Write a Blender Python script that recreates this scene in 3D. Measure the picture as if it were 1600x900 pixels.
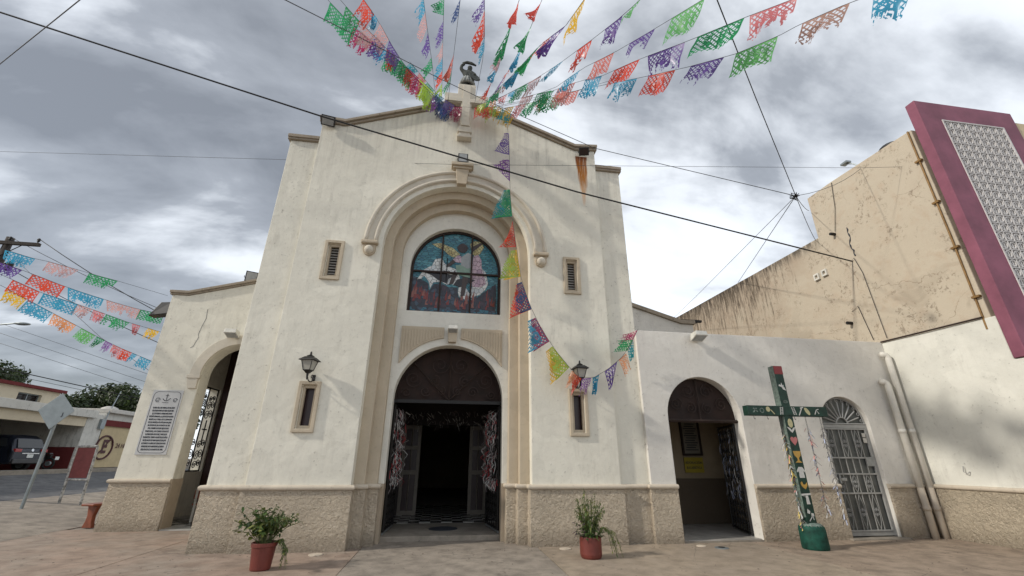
import bpy, bmesh, math, random
from math import sin, cos, pi, radians, sqrt, atan2
from mathutils import Vector, Matrix
random.seed(7)
scene = bpy.context.scene
for o in list(bpy.data.objects): bpy.data.objects.remove(o)
COL = scene.collection

# ------------------------------------------------------------------ camera
cd = bpy.data.cameras.new('camera'); cam = bpy.data.objects.new('camera', cd); COL.objects.link(cam)
CAM = Vector((-0.065, -10.274, 1.703)); PITCH, YAW, ROLL = radians(21.818), radians(-8.428), radians(0.3155)
fwd = Vector((-cos(PITCH)*sin(YAW), cos(PITCH)*cos(YAW), sin(PITCH)))
rgt = Vector((cos(YAW), sin(YAW), 0)); up = rgt.cross(fwd)
r2 = rgt*cos(ROLL) + up*sin(ROLL); u2 = up*cos(ROLL) - rgt*sin(ROLL)
cam.matrix_world = Matrix(((r2.x, u2.x, -fwd.x, CAM.x), (r2.y, u2.y, -fwd.y, CAM.y), (r2.z, u2.z, -fwd.z, CAM.z), (0, 0, 0, 1)))
cd.sensor_width = 36; cd.lens = 36*670.97/1600; cd.clip_end = 2000; cd.clip_start = 0.05
scene.camera = cam
scene.render.resolution_x, scene.render.resolution_y = 1024, 576

# ------------------------------------------------------------------ sky and sun
SUN_EL, SUN_AZ = radians(33), radians(13)          # light travels towards +x and a little +y
sd = Vector((cos(SUN_AZ)*cos(SUN_EL), sin(SUN_AZ)*cos(SUN_EL), -sin(SUN_EL)))
world = bpy.data.worlds.new('World'); scene.world = world; world.use_nodes = True
nt = world.node_tree; nt.nodes.clear()
def N(tree, t, **kw):
    n = tree.nodes.new(t)
    for k, v in kw.items(): setattr(n, k, v)
    return n
def math_node(tree, op, a, b=None, clamp=False):
    n = tree.nodes.new('ShaderNodeMath'); n.operation = op; n.use_clamp = clamp
    for i, v in enumerate((a, b)):
        if v is None: continue
        if isinstance(v, (int, float)): n.inputs[i].default_value = v
        else: tree.links.new(v, n.inputs[i])
    return n.outputs[0]
def ramp(tree, fac, stops, interp='LINEAR'):
    n = tree.nodes.new('ShaderNodeValToRGB'); e = n.color_ramp.elements; n.color_ramp.interpolation = interp
    while len(e) < len(stops): e.new(0.5)
    for el, (p, c) in zip(e, stops):
        el.position = p; el.color = (*c, 1) if len(c) == 3 else c
    tree.links.new(fac, n.inputs[0]); return n.outputs[0]
def mix(tree, fac, a, b, mode='MIX'):
    n = tree.nodes.new('ShaderNodeMix'); n.data_type = 'RGBA'; n.blend_type = mode
    for i, v in ((0, fac), (6, a), (7, b)):
        if isinstance(v, (int, float)): n.inputs[i].default_value = v
        elif isinstance(v, tuple): n.inputs[i].default_value = (*v, 1)
        else: tree.links.new(v, n.inputs[i])
    return n.outputs[2]
def noise(tree, vec, scale, detail=5, rough=0.55, dist=0.0):
    n = tree.nodes.new('ShaderNodeTexNoise'); n.inputs['Scale'].default_value = scale
    n.inputs['Detail'].default_value = detail; n.inputs['Roughness'].default_value = rough
    n.inputs['Distortion'].default_value = dist
    if vec is not None: tree.links.new(vec, n.inputs['Vector'])
    return n.outputs['Fac']
tc = N(nt, 'ShaderNodeTexCoord'); sep = N(nt, 'ShaderNodeSeparateXYZ'); nt.links.new(tc.outputs['Generated'], sep.inputs[0])
zz = math_node(nt, 'ADD', math_node(nt, 'MAXIMUM', sep.outputs[2], 0.0), 0.30)
comb = N(nt, 'ShaderNodeCombineXYZ')
nt.links.new(math_node(nt, 'DIVIDE', sep.outputs[0], zz), comb.inputs[0])
nt.links.new(math_node(nt, 'DIVIDE', sep.outputs[1], zz), comb.inputs[1])
mp = N(nt, 'ShaderNodeMapping'); nt.links.new(comb.outputs[0], mp.inputs[0]); mp.inputs['Location'].default_value = (1.3, 4.2, 0.4); mp.inputs['Rotation'].default_value = (0, 0, radians(-32)); mp.inputs['Scale'].default_value = (0.8, 1.5, 1)
n1 = noise(nt, mp.outputs[0], 0.85, 8, 0.5, 0.45)
n2 = noise(nt, mp.outputs[0], 2.6, 7, 0.55, 0.3)
n3 = noise(nt, comb.outputs[0], 0.4, 2, 0.5, 0.0)
th = math_node(nt, 'ADD', math_node(nt, 'MULTIPLY', math_node(nt, 'SUBTRACT', n1, 0.5), 2.9), math_node(nt, 'MULTIPLY', math_node(nt, 'SUBTRACT', n2, 0.5), 1.25))
th = math_node(nt, 'ADD', th, math_node(nt, 'MULTIPLY', math_node(nt, 'SUBTRACT', n3, 0.5), 0.8))
east = math_node(nt, 'MULTIPLY', sep.outputs[0], 0.21)        # the cloud deck thins out towards +x
low = math_node(nt, 'MULTIPLY', math_node(nt, 'SUBTRACT', 0.55, sep.outputs[2]), 0.60)    # and towards the horizon
th = math_node(nt, 'ADD', math_node(nt, 'ADD', th, east), math_node(nt, 'ADD', low, 0.44), True)
cloud = ramp(nt, th, [(0.03, (1.22, 1.30, 1.42)), (0.30, (1.95, 2.07, 2.25)), (0.56, (4.4, 4.6, 4.85)), (0.92, (5.7, 6.05, 6.45))])
sky = N(nt, 'ShaderNodeTexSky', sky_type='NISHITA'); sky.sun_disc = False
sky.sun_elevation = SUN_EL; sky.sun_rotation = atan2(-sd.x, -sd.y)
blue = mix(nt, 0.10, cloud, sky.outputs[0])
bg = N(nt, 'ShaderNodeBackground'); bg.inputs[1].default_value = 0.1
nt.links.new(blue, bg.inputs[0]); wo = N(nt, 'ShaderNodeOutputWorld'); nt.links.new(bg.outputs[0], wo.inputs[0])
sl = bpy.data.lights.new('sun', 'SUN'); sl.energy = 1.3; sl.angle = radians(2.3); sl.color = (1.0, 0.94, 0.84)
so = bpy.data.objects.new('sun', sl); COL.objects.link(so); so.location = (-30, -10, 30)
so.rotation_euler = sd.to_track_quat('-Z', 'Y').to_euler()
scene.render.engine = 'CYCLES'
vs = scene.view_settings; vs.view_transform = 'Standard'; vs.look = 'None'; vs.exposure = 1.15; vs.gamma = 1.0; vs.use_curve_mapping = False

# ------------------------------------------------------------------ materials
MATS = {}
def newmat(name, col=(.5, .5, .5), rough=0.8, metal=0.0, spec=0.5):
    m = bpy.data.materials.new(name); m.use_nodes = True; t = m.node_tree
    b = t.nodes['Principled BSDF']; b.inputs['Base Color'].default_value = (*col, 1)
    b.inputs['Roughness'].default_value = rough; b.inputs['Metallic'].default_value = metal
    b.inputs['Specular IOR Level'].default_value = spec
    MATS[name] = m; return m, t, b
def coords(t, scale=(1, 1, 1), world=True):
    if world:
        g = t.nodes.new('ShaderNodeNewGeometry'); src = g.outputs['Position']
    else:
        g = t.nodes.new('ShaderNodeTexCoord'); src = g.outputs['Object']
    m = t.nodes.new('ShaderNodeMapping'); m.inputs['Scale'].default_value = scale; t.links.new(src, m.inputs[0])
    return m.outputs[0]
def bump(t, b, h, strength=0.3, dist=0.02, prev=None):
    n = t.nodes.new('ShaderNodeBump'); n.inputs['Strength'].default_value = strength; n.inputs['Distance'].default_value = dist
    t.links.new(h, n.inputs['Height'])
    if prev is not None: t.links.new(prev, n.inputs['Normal'])
    t.links.new(n.outputs[0], b.inputs['Normal']); return n.outputs[0]
def sc(c, k): return tuple(min(1, v*k) for v in c)

def plaster(name, col, dirt=(.20, .18, .15), dirt_amt=0.5, streak=0.35, bumpk=0.25, rust=False):
    m, t, b = newmat(name, col, 0.9, spec=0.25)
    v = coords(t); vs_ = coords(t, (2.2, 2.2, 0.28))
    a = noise(t, v, 0.55, 6, 0.6, 0.2); c = noise(t, v, 3.5, 6, 0.65, 0.1); s = noise(t, vs_, 3.0, 6, 0.7)
    base = mix(t, ramp(t, a, [(0.3, (0, 0, 0)), (0.7, (1, 1, 1))]), sc(col, 0.90), sc(col, 1.06))
    base = mix(t, ramp(t, c, [(0.42, (0, 0, 0)), (0.70, (.8, .8, .8))]), base, sc(col, 0.87))
    mk = math_node(t, 'MULTIPLY', ramp(t, s, [(0.50, (0, 0, 0)), (0.72, (1, 1, 1))]), ramp(t, a, [(0.40, (0, 0, 0)), (0.62, (1, 1, 1))]))
    base = mix(t, math_node(t, 'MULTIPLY', mk, streak), base, dirt)
    pt = noise(t, v, 0.9, 3, 0.4, 0.6)
    base = mix(t, ramp(t, pt, [(0.555, (0, 0, 0)), (0.57, (.55, .55, .55))]), base, sc(col, 0.93))
    base = mix(t, ramp(t, pt, [(0.405, (.5, .5, .5)), (0.415, (0, 0, 0))]), base, sc(col, 1.05))
    sp = noise(t, v, 14, 3, 0.7)
    mk2 = math_node(t, 'MULTIPLY', ramp(t, sp, [(0.60, (0, 0, 0)), (0.68, (1, 1, 1))]), ramp(t, c, [(0.50, (0, 0, 0)), (0.64, (1, 1, 1))]))
    base = mix(t, math_node(t, 'MULTIPLY', mk2, dirt_amt), base, dirt)
    if rust:
        gg = t.nodes.new('ShaderNodeNewGeometry'); s9 = t.nodes.new('ShaderNodeSeparateXYZ'); t.links.new(gg.outputs['Position'], s9.inputs[0])
        zg = math_node(t, 'MAXIMUM', math_node(t, 'SUBTRACT', 11.86, math_node(t, 'MULTIPLY', math_node(t, 'ABSOLUTE', s9.outputs[0]), 0.40)), 10.0)
        below = math_node(t, 'SUBTRACT', 1.0, math_node(t, 'MULTIPLY', math_node(t, 'SUBTRACT', zg, s9.outputs[2]), 0.42), True)
        rs = noise(t, coords(t, (5.5, 5.5, 0.22)), 1.6, 6, 0.7)
        wash = math_node(t, 'MULTIPLY', below, ramp(t, rs, [(0.46, (0, 0, 0)), (0.70, (1, 1, 1))]))
        base = mix(t, math_node(t, 'MULTIPLY', wash, 0.38), base, (.27, .25, .22))
        g = t.nodes.new('ShaderNodeNewGeometry'); sp3 = t.nodes.new('ShaderNodeSeparateXYZ'); t.links.new(g.outputs['Position'], sp3.inputs[0])
        X, Z = sp3.outputs[0], sp3.outputs[2]
        wob = math_node(t, 'MULTIPLY', math_node(t, 'SUBTRACT', noise(t, coords(t, (1, 1, .25)), 5, 3), 0.5), 0.16)
        dx = math_node(t, 'ABSOLUTE', math_node(t, 'ADD', math_node(t, 'SUBTRACT', X, 3.57), wob))
        hz = math_node(t, 'MULTIPLY', math_node(t, 'SUBTRACT', Z, 8.55), 0.55, True)       # 0 at tail .. 1 on top
        half = math_node(t, 'ADD', 0.06, math_node(t, 'MULTIPLY', hz, 0.16))
        inside = math_node(t, 'MULTIPLY', math_node(t, 'SUBTRACT', half, dx), 16, True)
        topcut = math_node(t, 'LESS_THAN', Z, 10.32)
        stn = noise(t, coords(t, (16, 1, 0.7)), 2.2, 5, 0.7)
        stm = ramp(t, stn, [(0.30, (.25, .25, .25)), (0.52, (1, 1, 1))])
        rm = math_node(t, 'MULTIPLY', math_node(t, 'MULTIPLY', inside, topcut), math_node(t, 'MULTIPLY', stm, math_node(t, 'MULTIPLY', math_node(t, 'POWER', hz, 0.5), 1.35)), True)
        rc = mix(t, math_node(t, 'POWER', hz, 1.6), (.55, .22, .03), (.13, .03, .01))
        base = mix(t, rm, base, rc)
    t.links.new(base, b.inputs['Base Color'])
    h0 = noise(t, v, 1.3, 4, 0.5); h1 = noise(t, v, 7, 6, 0.65); h2 = noise(t, v, 40, 3, 0.6)
    n_ = bump(t, b, h0, bumpk*1.2, 0.10); n_ = bump(t, b, h1, bumpk*1.1, 0.03, n_); bump(t, b, h2, bumpk, 0.006, n_)
    return m
CREAM = (0.73, 0.70, 0.605)
plaster('cream_plaster', CREAM, rust=True)
plaster('white_plaster', (0.68, 0.655, 0.605), streak=0.2)
plaster('side_plaster', (0.70, 0.69, 0.625), streak=0.25)
plaster('inner_plaster', (0.70, 0.68, 0.61), dirt_amt=0.3, streak=0.15)
plaster('trim', (0.50, 0.425, 0.32), dirt_amt=0.35, streak=0.25)
plaster('trim_light', (0.61, 0.56, 0.47), dirt_amt=0.3, streak=0.2)
plaster('plinth_trim', (0.55, 0.48, 0.385), dirt_amt=0.4, streak=0.3)
plaster('coping', (0.33, 0.28, 0.22), dirt=(.06, .055, .05), dirt_amt=0.9, streak=0.6)
plaster('dado_paint', (0.40, 0.33, 0.25), dirt_amt=0.2, streak=0.15)
plaster('house_white', (0.55, 0.54, 0.50), dirt=(.08, .08, .07), streak=0.8, dirt_amt=0.8)
plaster('house_cream', (0.55, 0.48, 0.36), streak=0.4)
plaster('maroon_paint', (0.13, 0.025, 0.025), dirt=(.05, .03, .03), streak=0.3)
plaster('far_cream', (0.60, 0.50, 0.33), streak=0.4)

def rough_stucco(name, col):
    m, t, b = newmat(name, col, 0.95, spec=0.2)
    v = coords(t)
    a = noise(t, v, 1.2, 5, 0.6); c = noise(t, v, 14, 4, 0.6)
    base = mix(t, ramp(t, a, [(0.3, (0, 0, 0)), (0.7, (1, 1, 1))]), sc(col, 0.84), sc(col, 1.1))
    base = mix(t, ramp(t, c, [(0.35, (.5, .5, .5)), (0.6, (0, 0, 0))]), base, sc(col, 0.78))
    g = t.nodes.new('ShaderNodeNewGeometry'); s3 = t.nodes.new('ShaderNodeSeparateXYZ'); t.links.new(g.outputs['Position'], s3.inputs[0])
    damp = math_node(t, 'SUBTRACT', math_node(t, 'ADD', 0.22, math_node(t, 'MULTIPLY', a, 0.3)), s3.outputs[2])
    base = mix(t, math_node(t, 'MULTIPLY', math_node(t, 'MULTIPLY', damp, 3.0, True), 0.45), base, (.17, .13, .10))
    t.links.new(base, b.inputs['Base Color'])
    h = math_node(t, 'ADD', math_node(t, 'MULTIPLY', noise(t, v, 10, 4, 0.6, 0.7), 0.6), math_node(t, 'MULTIPLY', noise(t, v, 25, 4, 0.65, 0.8), 0.45)); h2 = noise(t, v, 55, 3, 0.6)
    n_ = bump(t, b, h, 1.0, 0.20); bump(t, b, h2, 0.5, 0.012, n_)
rough_stucco('rough_stucco', (0.68, 0.58, 0.45))
rough_stucco('rough_stucco_light', (0.68, 0.58, 0.44))

def concrete(name, col, col2):
    m, t, b = newmat(name, col, 0.85, spec=0.3)
    v = coords(t); a = noise(t, v, 0.5, 7, 0.62, 0.4); c = noise(t, v, 2.7, 6, 0.65, 0.2); f = noise(t, v, 60, 3, 0.6); s = noise(t, v, 9, 3, 0.6)
    base = mix(t, ramp(t, a, [(0.40, (0, 0, 0)), (0.60, (1, 1, 1))]), col, col2)
    base = mix(t, ramp(t, c, [(0.40, (0, 0, 0)), (0.66, (.9, .9, .9))]), base, sc(col, 0.58))
    base = mix(t, ramp(t, f, [(0.3, (.5, .5, .5)), (0.55, (0, 0, 0))]), base, sc(col, 0.6))
    base = mix(t, ramp(t, s, [(0.66, (0, 0, 0)), (0.72, (.75, .75, .75))]), base, (.055, .045, .04))
    # hairline cracks
    vo = t.nodes.new('ShaderNodeTexVoronoi'); vo.feature = 'DISTANCE_TO_EDGE'; vo.inputs['Scale'].default_value = 0.55
    wv = t.nodes.new('ShaderNodeVectorMath'); wv.operation = 'ADD'; t.links.new(v, wv.inputs[0])
    nz = t.nodes.new('ShaderNodeTexNoise'); nz.inputs['Scale'].default_value = 2.5; nz.inputs['Detail'].default_value = 4; t.links.new(v, nz.inputs['Vector'])
    sv = t.nodes.new('ShaderNodeVectorMath'); sv.operation = 'SCALE'; sv.inputs[3].default_value = 0.35; t.links.new(nz.outputs['Color'], sv.inputs[0]); t.links.new(sv.outputs[0], wv.inputs[1])
    t.links.new(wv.outputs[0], vo.inputs['Vector'])
    ck = math_node(t, 'MULTIPLY', math_node(t, 'LESS_THAN', vo.outputs['Distance'], 0.006), ramp(t, a, [(0.50, (0, 0, 0)), (0.58, (.3, .3, .3))]))
    base = mix(t, ck, base, (.05, .04, .035))
    t.links.new(base, b.inputs['Base Color'])
    n_ = bump(t, b, c, 0.25, 0.02); bump(t, b, f, 0.35, 0.006, n_)
concrete('pave_pink', (0.35, 0.262, 0.205), (0.31, 0.262, 0.215))
concrete('pave_grey', (0.29, 0.25, 0.208), (0.34, 0.295, 0.245))
concrete('pave_tan', (0.37, 0.30, 0.225), (0.31, 0.255, 0.20))
concrete('pave_brown', (0.32, 0.25, 0.19), (0.36, 0.285, 0.22))
concrete('sill_concrete', (0.33, 0.29, 0.24), (0.27, 0.24, 0.20))
concrete('ground_dirt', (0.28, 0.24, 0.20), (0.24, 0.21, 0.18))
concrete('asphalt', (0.12, 0.12, 0.125), (0.16, 0.16, 0.16))

def beige_wall():
    col = (0.51, 0.445, 0.35); m, t, b = newmat('beige_wall', col, 0.9, spec=0.2)
    v = coords(t); g = t.nodes.new('ShaderNodeNewGeometry'); s3 = t.nodes.new('ShaderNodeSeparateXYZ'); t.links.new(g.outputs['Position'], s3.inputs[0])
    Yc, Zc = s3.outputs[1], s3.outputs[2]
    a = noise(t, v, 0.5, 6, 0.6, 0.3); c = noise(t, v, 2.6, 7, 0.7, 0.3); st = noise(t, coords(t, (1, 4.2, 0.55)), 2.2, 9, 0.78)
    base = mix(t, a, sc(col, 0.92), sc(col, 1.08))
    base = mix(t, ramp(t, c, [(0.5, (0, 0, 0)), (0.75, (.7, .7, .7))]), base, (.46, .36, .265))
    # dark mould that grows on the old rear part of the wall (y > 1) and under its top edge
    rear = math_node(t, 'MULTIPLY', math_node(t, 'SUBTRACT', Yc, 0.3), 0.24, True)
    topm = math_node(t, 'MULTIPLY', math_node(t, 'SUBTRACT', Zc, 5.8), 0.36, True)
    mm_ = math_node(t, 'MULTIPLY', rear, math_node(t, 'ADD', 0.30, math_node(t, 'MULTIPLY', topm, 0.70)))
    mk0 = math_node(t, 'MULTIPLY', math_node(t, 'SUBTRACT', math_node(t, 'ADD', a, math_node(t, 'MULTIPLY', mm_, 0.4)), 0.55), 4.0, True)
    base = mix(t, math_node(t, 'MULTIPLY', mk0, 0.5), base, (.33, .25, .185))
    mk = math_node(t, 'MULTIPLY', math_node(t, 'SUBTRACT', math_node(t, 'ADD', st, math_node(t, 'MULTIPLY', mm_, 0.27)), 0.68), 8.0, True)
    base = mix(t, math_node(t, 'MULTIPLY', mk, 0.85), base, (.075, .058, .042))
    edge = math_node(t, 'MULTIPLY', math_node(t, 'SUBTRACT', Zc, math_node(t, 'ADD', 8.35, math_node(t, 'MULTIPLY', Yc, 0.023))), 3.0, True)
    edge = math_node(t, 'MULTIPLY', math_node(t, 'MULTIPLY', edge, math_node(t, 'GREATER_THAN', Yc, 1.03)), ramp(t, st, [(0.38, (0, 0, 0)), (0.55, (1, 1, 1))]))
    base = mix(t, math_node(t, 'MULTIPLY', edge, 0.8), base, (.05, .042, .035))
    # flaking patches
    fl = math_node(t, 'MULTIPLY', ramp(t, noise(t, v, 1.1, 8, 0.75, 0.5), [(0.52, (0, 0, 0)), (0.58, (1, 1, 1))]), ramp(t, noise(t, v, 9, 6, 0.75), [(0.53, (0, 0, 0)), (0.58, (1, 1, 1))]))
    base = mix(t, math_node(t, 'MULTIPLY', fl, 0.7), base, (.22, .175, .13))
    # grey rendered patches low on the wall
    gp = math_node(t, 'MULTIPLY', ramp(t, noise(t, v, 0.9, 4, 0.55, 0.8), [(0.54, (0, 0, 0)), (0.60, (1, 1, 1))]), math_node(t, 'MULTIPLY', math_node(t, 'SUBTRACT', 7.0, Zc), 0.6, True))
    base = mix(t, math_node(t, 'MULTIPLY', gp, 0.5), base, (.30, .25, .19))
    # cracks
    vo = t.nodes.new('ShaderNodeTexVoronoi'); vo.feature = 'DISTANCE_TO_EDGE'; vo.inputs['Scale'].default_value = 0.42
    nz = t.nodes.new('ShaderNodeTexNoise'); nz.inputs['Scale'].default_value = 1.8; nz.inputs['Detail'].default_value = 5; t.links.new(v, nz.inputs['Vector'])
    sv = t.nodes.new('ShaderNodeVectorMath'); sv.operation = 'SCALE'; sv.inputs[3].default_value = 0.8; t.links.new(nz.outputs['Color'], sv.inputs[0])
    wv = t.nodes.new('ShaderNodeVectorMath'); wv.operation = 'ADD'; t.links.new(v, wv.inputs[0]); t.links.new(sv.outputs[0], wv.inputs[1]); t.links.new(wv.outputs[0], vo.inputs['Vector'])
    ck = math_node(t, 'MULTIPLY', math_node(t, 'LESS_THAN', vo.outputs['Distance'], 0.0035), ramp(t, a, [(0.46, (0, 0, 0)), (0.58, (.5, .5, .5))]))
    base = mix(t, ck, base, (.16, .11, .07))
    t.links.new(base, b.inputs['Base Color'])
    n_ = bump(t, b, c, 0.35, 0.05); bump(t, b, noise(t, v, 30, 3), 0.2, 0.01, n_)
beige_wall()

def simple(name, col, rough=0.6, metal=0.0, var=0.12, scale=8, spec=0.5, bmp=0.0):
    m, t, b = newmat(name, col, rough, metal, spec)
    v = coords(t, world=True); a = noise(t, v, scale, 5, 0.6)
    t.links.new(mix(t, ramp(t, a, [(0.3, (0, 0, 0)), (0.7, (1, 1, 1))]), sc(col, 1-var), sc(col, 1+var)), b.inputs['Base Color'])
    if bmp: bump(t, b, a, bmp, 0.01)
    return m
simple('iron', (0.012, 0.011, 0.011), 0.5, 0.3, 0.3)
simple('rusty_iron', (0.03, 0.017, 0.013), 0.7, 0.2, 0.4, 12)
simple('tympanum_panel', (0.02, 0.008, 0.005), 0.8, 0, 0.5, 2.5)
simple('white_metal', (0.31, 0.31, 0.30), 0.45, 0.1, 0.12)
simple('grey_metal', (0.30, 0.31, 0.31), 0.45, 0.5, 0.15)
simple('galvanised', (0.26, 0.29, 0.30), 0.5, 0.6, 0.12, 5)
simple('screen_glass', (0.085, 0.09, 0.085), 0.35, 0, 0.3, 3)
simple('dark_glass', (0.018, 0.02, 0.022), 0.12, 0, 0.2, 3)
simple('window_dark', (0.03, 0.012, 0.012), 0.35, 0, 0.3, 6)
simple('louvre', (0.33, 0.31, 0.28), 0.5, 0, 0.2, 20)
simple('black_plastic', (0.018, 0.018, 0.019), 0.45, 0, 0.25)
simple('white_plastic', (0.60, 0.59, 0.54), 0.45, 0, 0.15, 12)
simple('lamp_lens', (0.30, 0.31, 0.31), 0.2, 0, 0.15)
simple('lantern_glass', (0.34, 0.33, 0.29), 0.3, 0, 0.12, 6)
simple('pvc', (0.66, 0.635, 0.575), 0.5, 0, 0.12, 3)
simple('pvc_tan', (0.50, 0.43, 0.345), 0.6, 0, 0.12, 3)
simple('conduit', (0.22, 0.125, 0.04), 0.6, 0.2, 0.3, 6)
simple('cable', (0.008, 0.008, 0.009), 0.6, 0, 0.1)
simple('thin_wire', (0.05, 0.05, 0.055), 0.6, 0, 0.1)
simple('statue_stone', (0.075, 0.08, 0.075), 0.85, 0, 0.7, 9, 0.2, 0.5)
simple('statue_pale', (0.28, 0.29, 0.28), 0.85, 0, 0.5, 14, 0.2, 0.5)
simple('terracotta', (0.145, 0.03, 0.022), 0.5, 0, 0.18, 5, 0.5, 0.15)
simple('soil', (0.04, 0.028, 0.02), 0.95, 0, 0.4, 20)
simple('stem', (0.10, 0.12, 0.04), 0.7, 0, 0.3, 10)
simple('bark', (0.09, 0.065, 0.05), 0.9, 0, 0.4, 8)
simple('wood_red', (0.19, 0.05, 0.022), 0.45, 0, 0.3, 6)
simple('wood_white', (0.46, 0.44, 0.40), 0.6, 0, 0.12, 6)
simple('wood_pole', (0.035, 0.028, 0.024), 0.9, 0, 0.4, 6)
plaster('shaded_cream', (0.20, 0.16, 0.11))  # cream with the nave's indoor shade put into its colour
plaster('shaded_room_cream', (0.36, 0.29, 0.20))  # cream walls darkened to paint in the shade of the annex room
simple('deep_shaded_wood', (0.016, 0.010, 0.008), 0.6, 0, 0.3, 6)  # wood taken near black; the vestibule's shade is in the colour
plaster('carport_shade', (0.14, 0.13, 0.12))  # house wall colour lowered to imitate shade under the carport
simple('shaded_wood', (0.035, 0.012, 0.009), 0.6, 0, 0.3, 6)  # inner wood darkened in colour to imitate the unlit aisle
simple('shaded_screen_wood', (0.19, 0.165, 0.135), 0.6, 0, 0.15, 6)  # white screen frames darkened, with indoor shade painted in
simple('white_tile', (0.42, 0.41, 0.38), 0.25, 0, 0.15, 3)
simple('black_tile', (0.02, 0.02, 0.022), 0.25, 0, 0.2, 3)
simple('grey_tile', (0.36, 0.34, 0.31), 0.4, 0, 0.2, 3)
simple('paper_white', (0.20, 0.185, 0.15), 0.6, 0, 0.1)
plaster('shaded_dado', (0.13, 0.10, 0.07))  # dado paint made darker to carry the room's shade
simple('plaque_tile', (0.50, 0.50, 0.50), 0.3, 0, 0.08, 6)
simple('ink', (0.035, 0.04, 0.05), 0.6, 0, 0.1)
simple('yellow_sign', (0.38, 0.30, 0.03), 0.6, 0, 0.08)
simple('red_sheet', (0.16, 0.03, 0.028), 0.6, 0, 0.2)
simple('corrugated', (0.52, 0.43, 0.27), 0.6, 0, 0.10, 3)
simple('sign_ink', (0.055, 0.008, 0.01), 0.6)
simple('car_paint', (0.012, 0.015, 0.024), 0.25, 0.3, 0.1, 2)
simple('tyre', (0.012, 0.012, 0.012), 0.9)
simple('tail_light', (0.30, 0.015, 0.015), 0.2)
simple('plate_white', (0.6, 0.62, 0.6), 0.5)
simple('chrome', (0.5, 0.5, 0.5), 0.2, 0.9)
simple('maroon_fin', (0.22, 0.072, 0.11), 0.7, 0, 0.25, 1.6, 0.4, 0.3)
simple('screen_block', (0.58, 0.56, 0.55), 0.85, 0, 0.16, 9)
simple('cavity_shade', (0.015, 0.01, 0.011), 0.9)  # near-black colour standing in for shade in hollows
simple('green_paint', (0.005, 0.03, 0.02), 0.6, 0, 0.45, 9, 0.4, 0.25)
simple('green_worn', (0.12, 0.16, 0.14), 0.6, 0, 0.5, 18)
simple('green_bucket', (0.008, 0.06, 0.042), 0.7, 0, 0.5, 7, 0.3, 0.4)
simple('icon_white', (0.5, 0.5, 0.48), 0.5)
simple('icon_pink', (0.40, 0.13, 0.13), 0.5)
simple('icon_gold', (0.42, 0.25, 0.05), 0.5)
simple('icon_pale_yellow', (0.42, 0.39, 0.22), 0.5)
simple('icon_red', (0.20, 0.01, 0.012), 0.5)
simple('chain', (0.12, 0.12, 0.12), 0.4, 0.7)

def paper(name, col, tr=0.55):
    m = bpy.data.materials.new(name); m.use_nodes = True; t = m.node_tree; t.nodes.clear()
    v = coords(t, world=True); a = noise(t, v, 6, 3)
    c = mix(t, a, sc(col, 0.8), sc(col, 1.2))
    d = N(t, 'ShaderNodeBsdfDiffuse'); r = N(t, 'ShaderNodeBsdfTranslucent'); g = N(t, 'ShaderNodeBsdfGlossy'); g.inputs['Roughness'].default_value = 0.35
    t.links.new(c, d.inputs[0]); t.links.new(c, r.inputs[0])
    ms = N(t, 'ShaderNodeMixShader'); ms.inputs[0].default_value = tr; t.links.new(d.outputs[0], ms.inputs[1]); t.links.new(r.outputs[0], ms.inputs[2])
    m2 = N(t, 'ShaderNodeMixShader'); m2.inputs[0].default_value = 0.06; t.links.new(ms.outputs[0], m2.inputs[1]); t.links.new(g.outputs[0], m2.inputs[2])
    o = N(t, 'ShaderNodeOutputMaterial'); t.links.new(m2.outputs[0], o.inputs[0]); MATS[name] = m
FLAGC = {'green': (.02, .34, .12), 'lightgreen': (.14, .50, .14), 'lime': (.42, .62, .06), 'purple': (.14, .07, .34), 'violet': (.28, .10, .42), 'red': (.78, .08, .04),
         'coral': (.72, .20, .16), 'blue': (.04, .36, .58), 'navy': (.03, .07, .22), 'teal': (.01, .30, .36), 'pink': (.66, .40, .40), 'rose': (.70, .20, .22),
         'magenta': (.42, .035, .13), 'yellow': (.86, .52, .02), 'orange': (.86, .36, .16), 'tan': (.50, .30, .24)}
for k, c in FLAGC.items(): paper('paper_'+k, sc(c, 0.85))
def leafmat(name, col, k=0.35):
    m = bpy.data.materials.new(name); m.use_nodes = True; t = m.node_tree; b = t.nodes['Principled BSDF']
    g = N(t, 'ShaderNodeNewGeometry')
    rnd = g.outputs['Random Per Island'] 
    c = mix(t, rnd, sc(col, 1-k), (min(1, col[0]*1.7), col[1]*1.35, col[2]*1.1))
    t.links.new(c, b.inputs['Base Color']); b.inputs['Roughness'].default_value = 0.5
    tr = N(t, 'ShaderNodeBsdfTranslucent'); t.links.new(c, tr.inputs[0])
    ms = N(t, 'ShaderNodeMixShader'); ms.inputs[0].default_value = 0.3
    out = t.nodes['Material Output']; t.links.new(b.outputs[0], ms.inputs[1]); t.links.new(tr.outputs[0], ms.inputs[2]); t.links.new(ms.outputs[0], out.inputs[0])
    MATS[name] = m
leafmat('leaf', (.055, .115, .03)); leafmat('leaf_yellow', (.13, .18, .045)); leafmat('leaf_dark', (.02, .042, .018)); leafmat('leaf_tree', (.032, .06, .018), 0.5); leafmat('leaf_purple', (.05, .03, .06))

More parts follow.
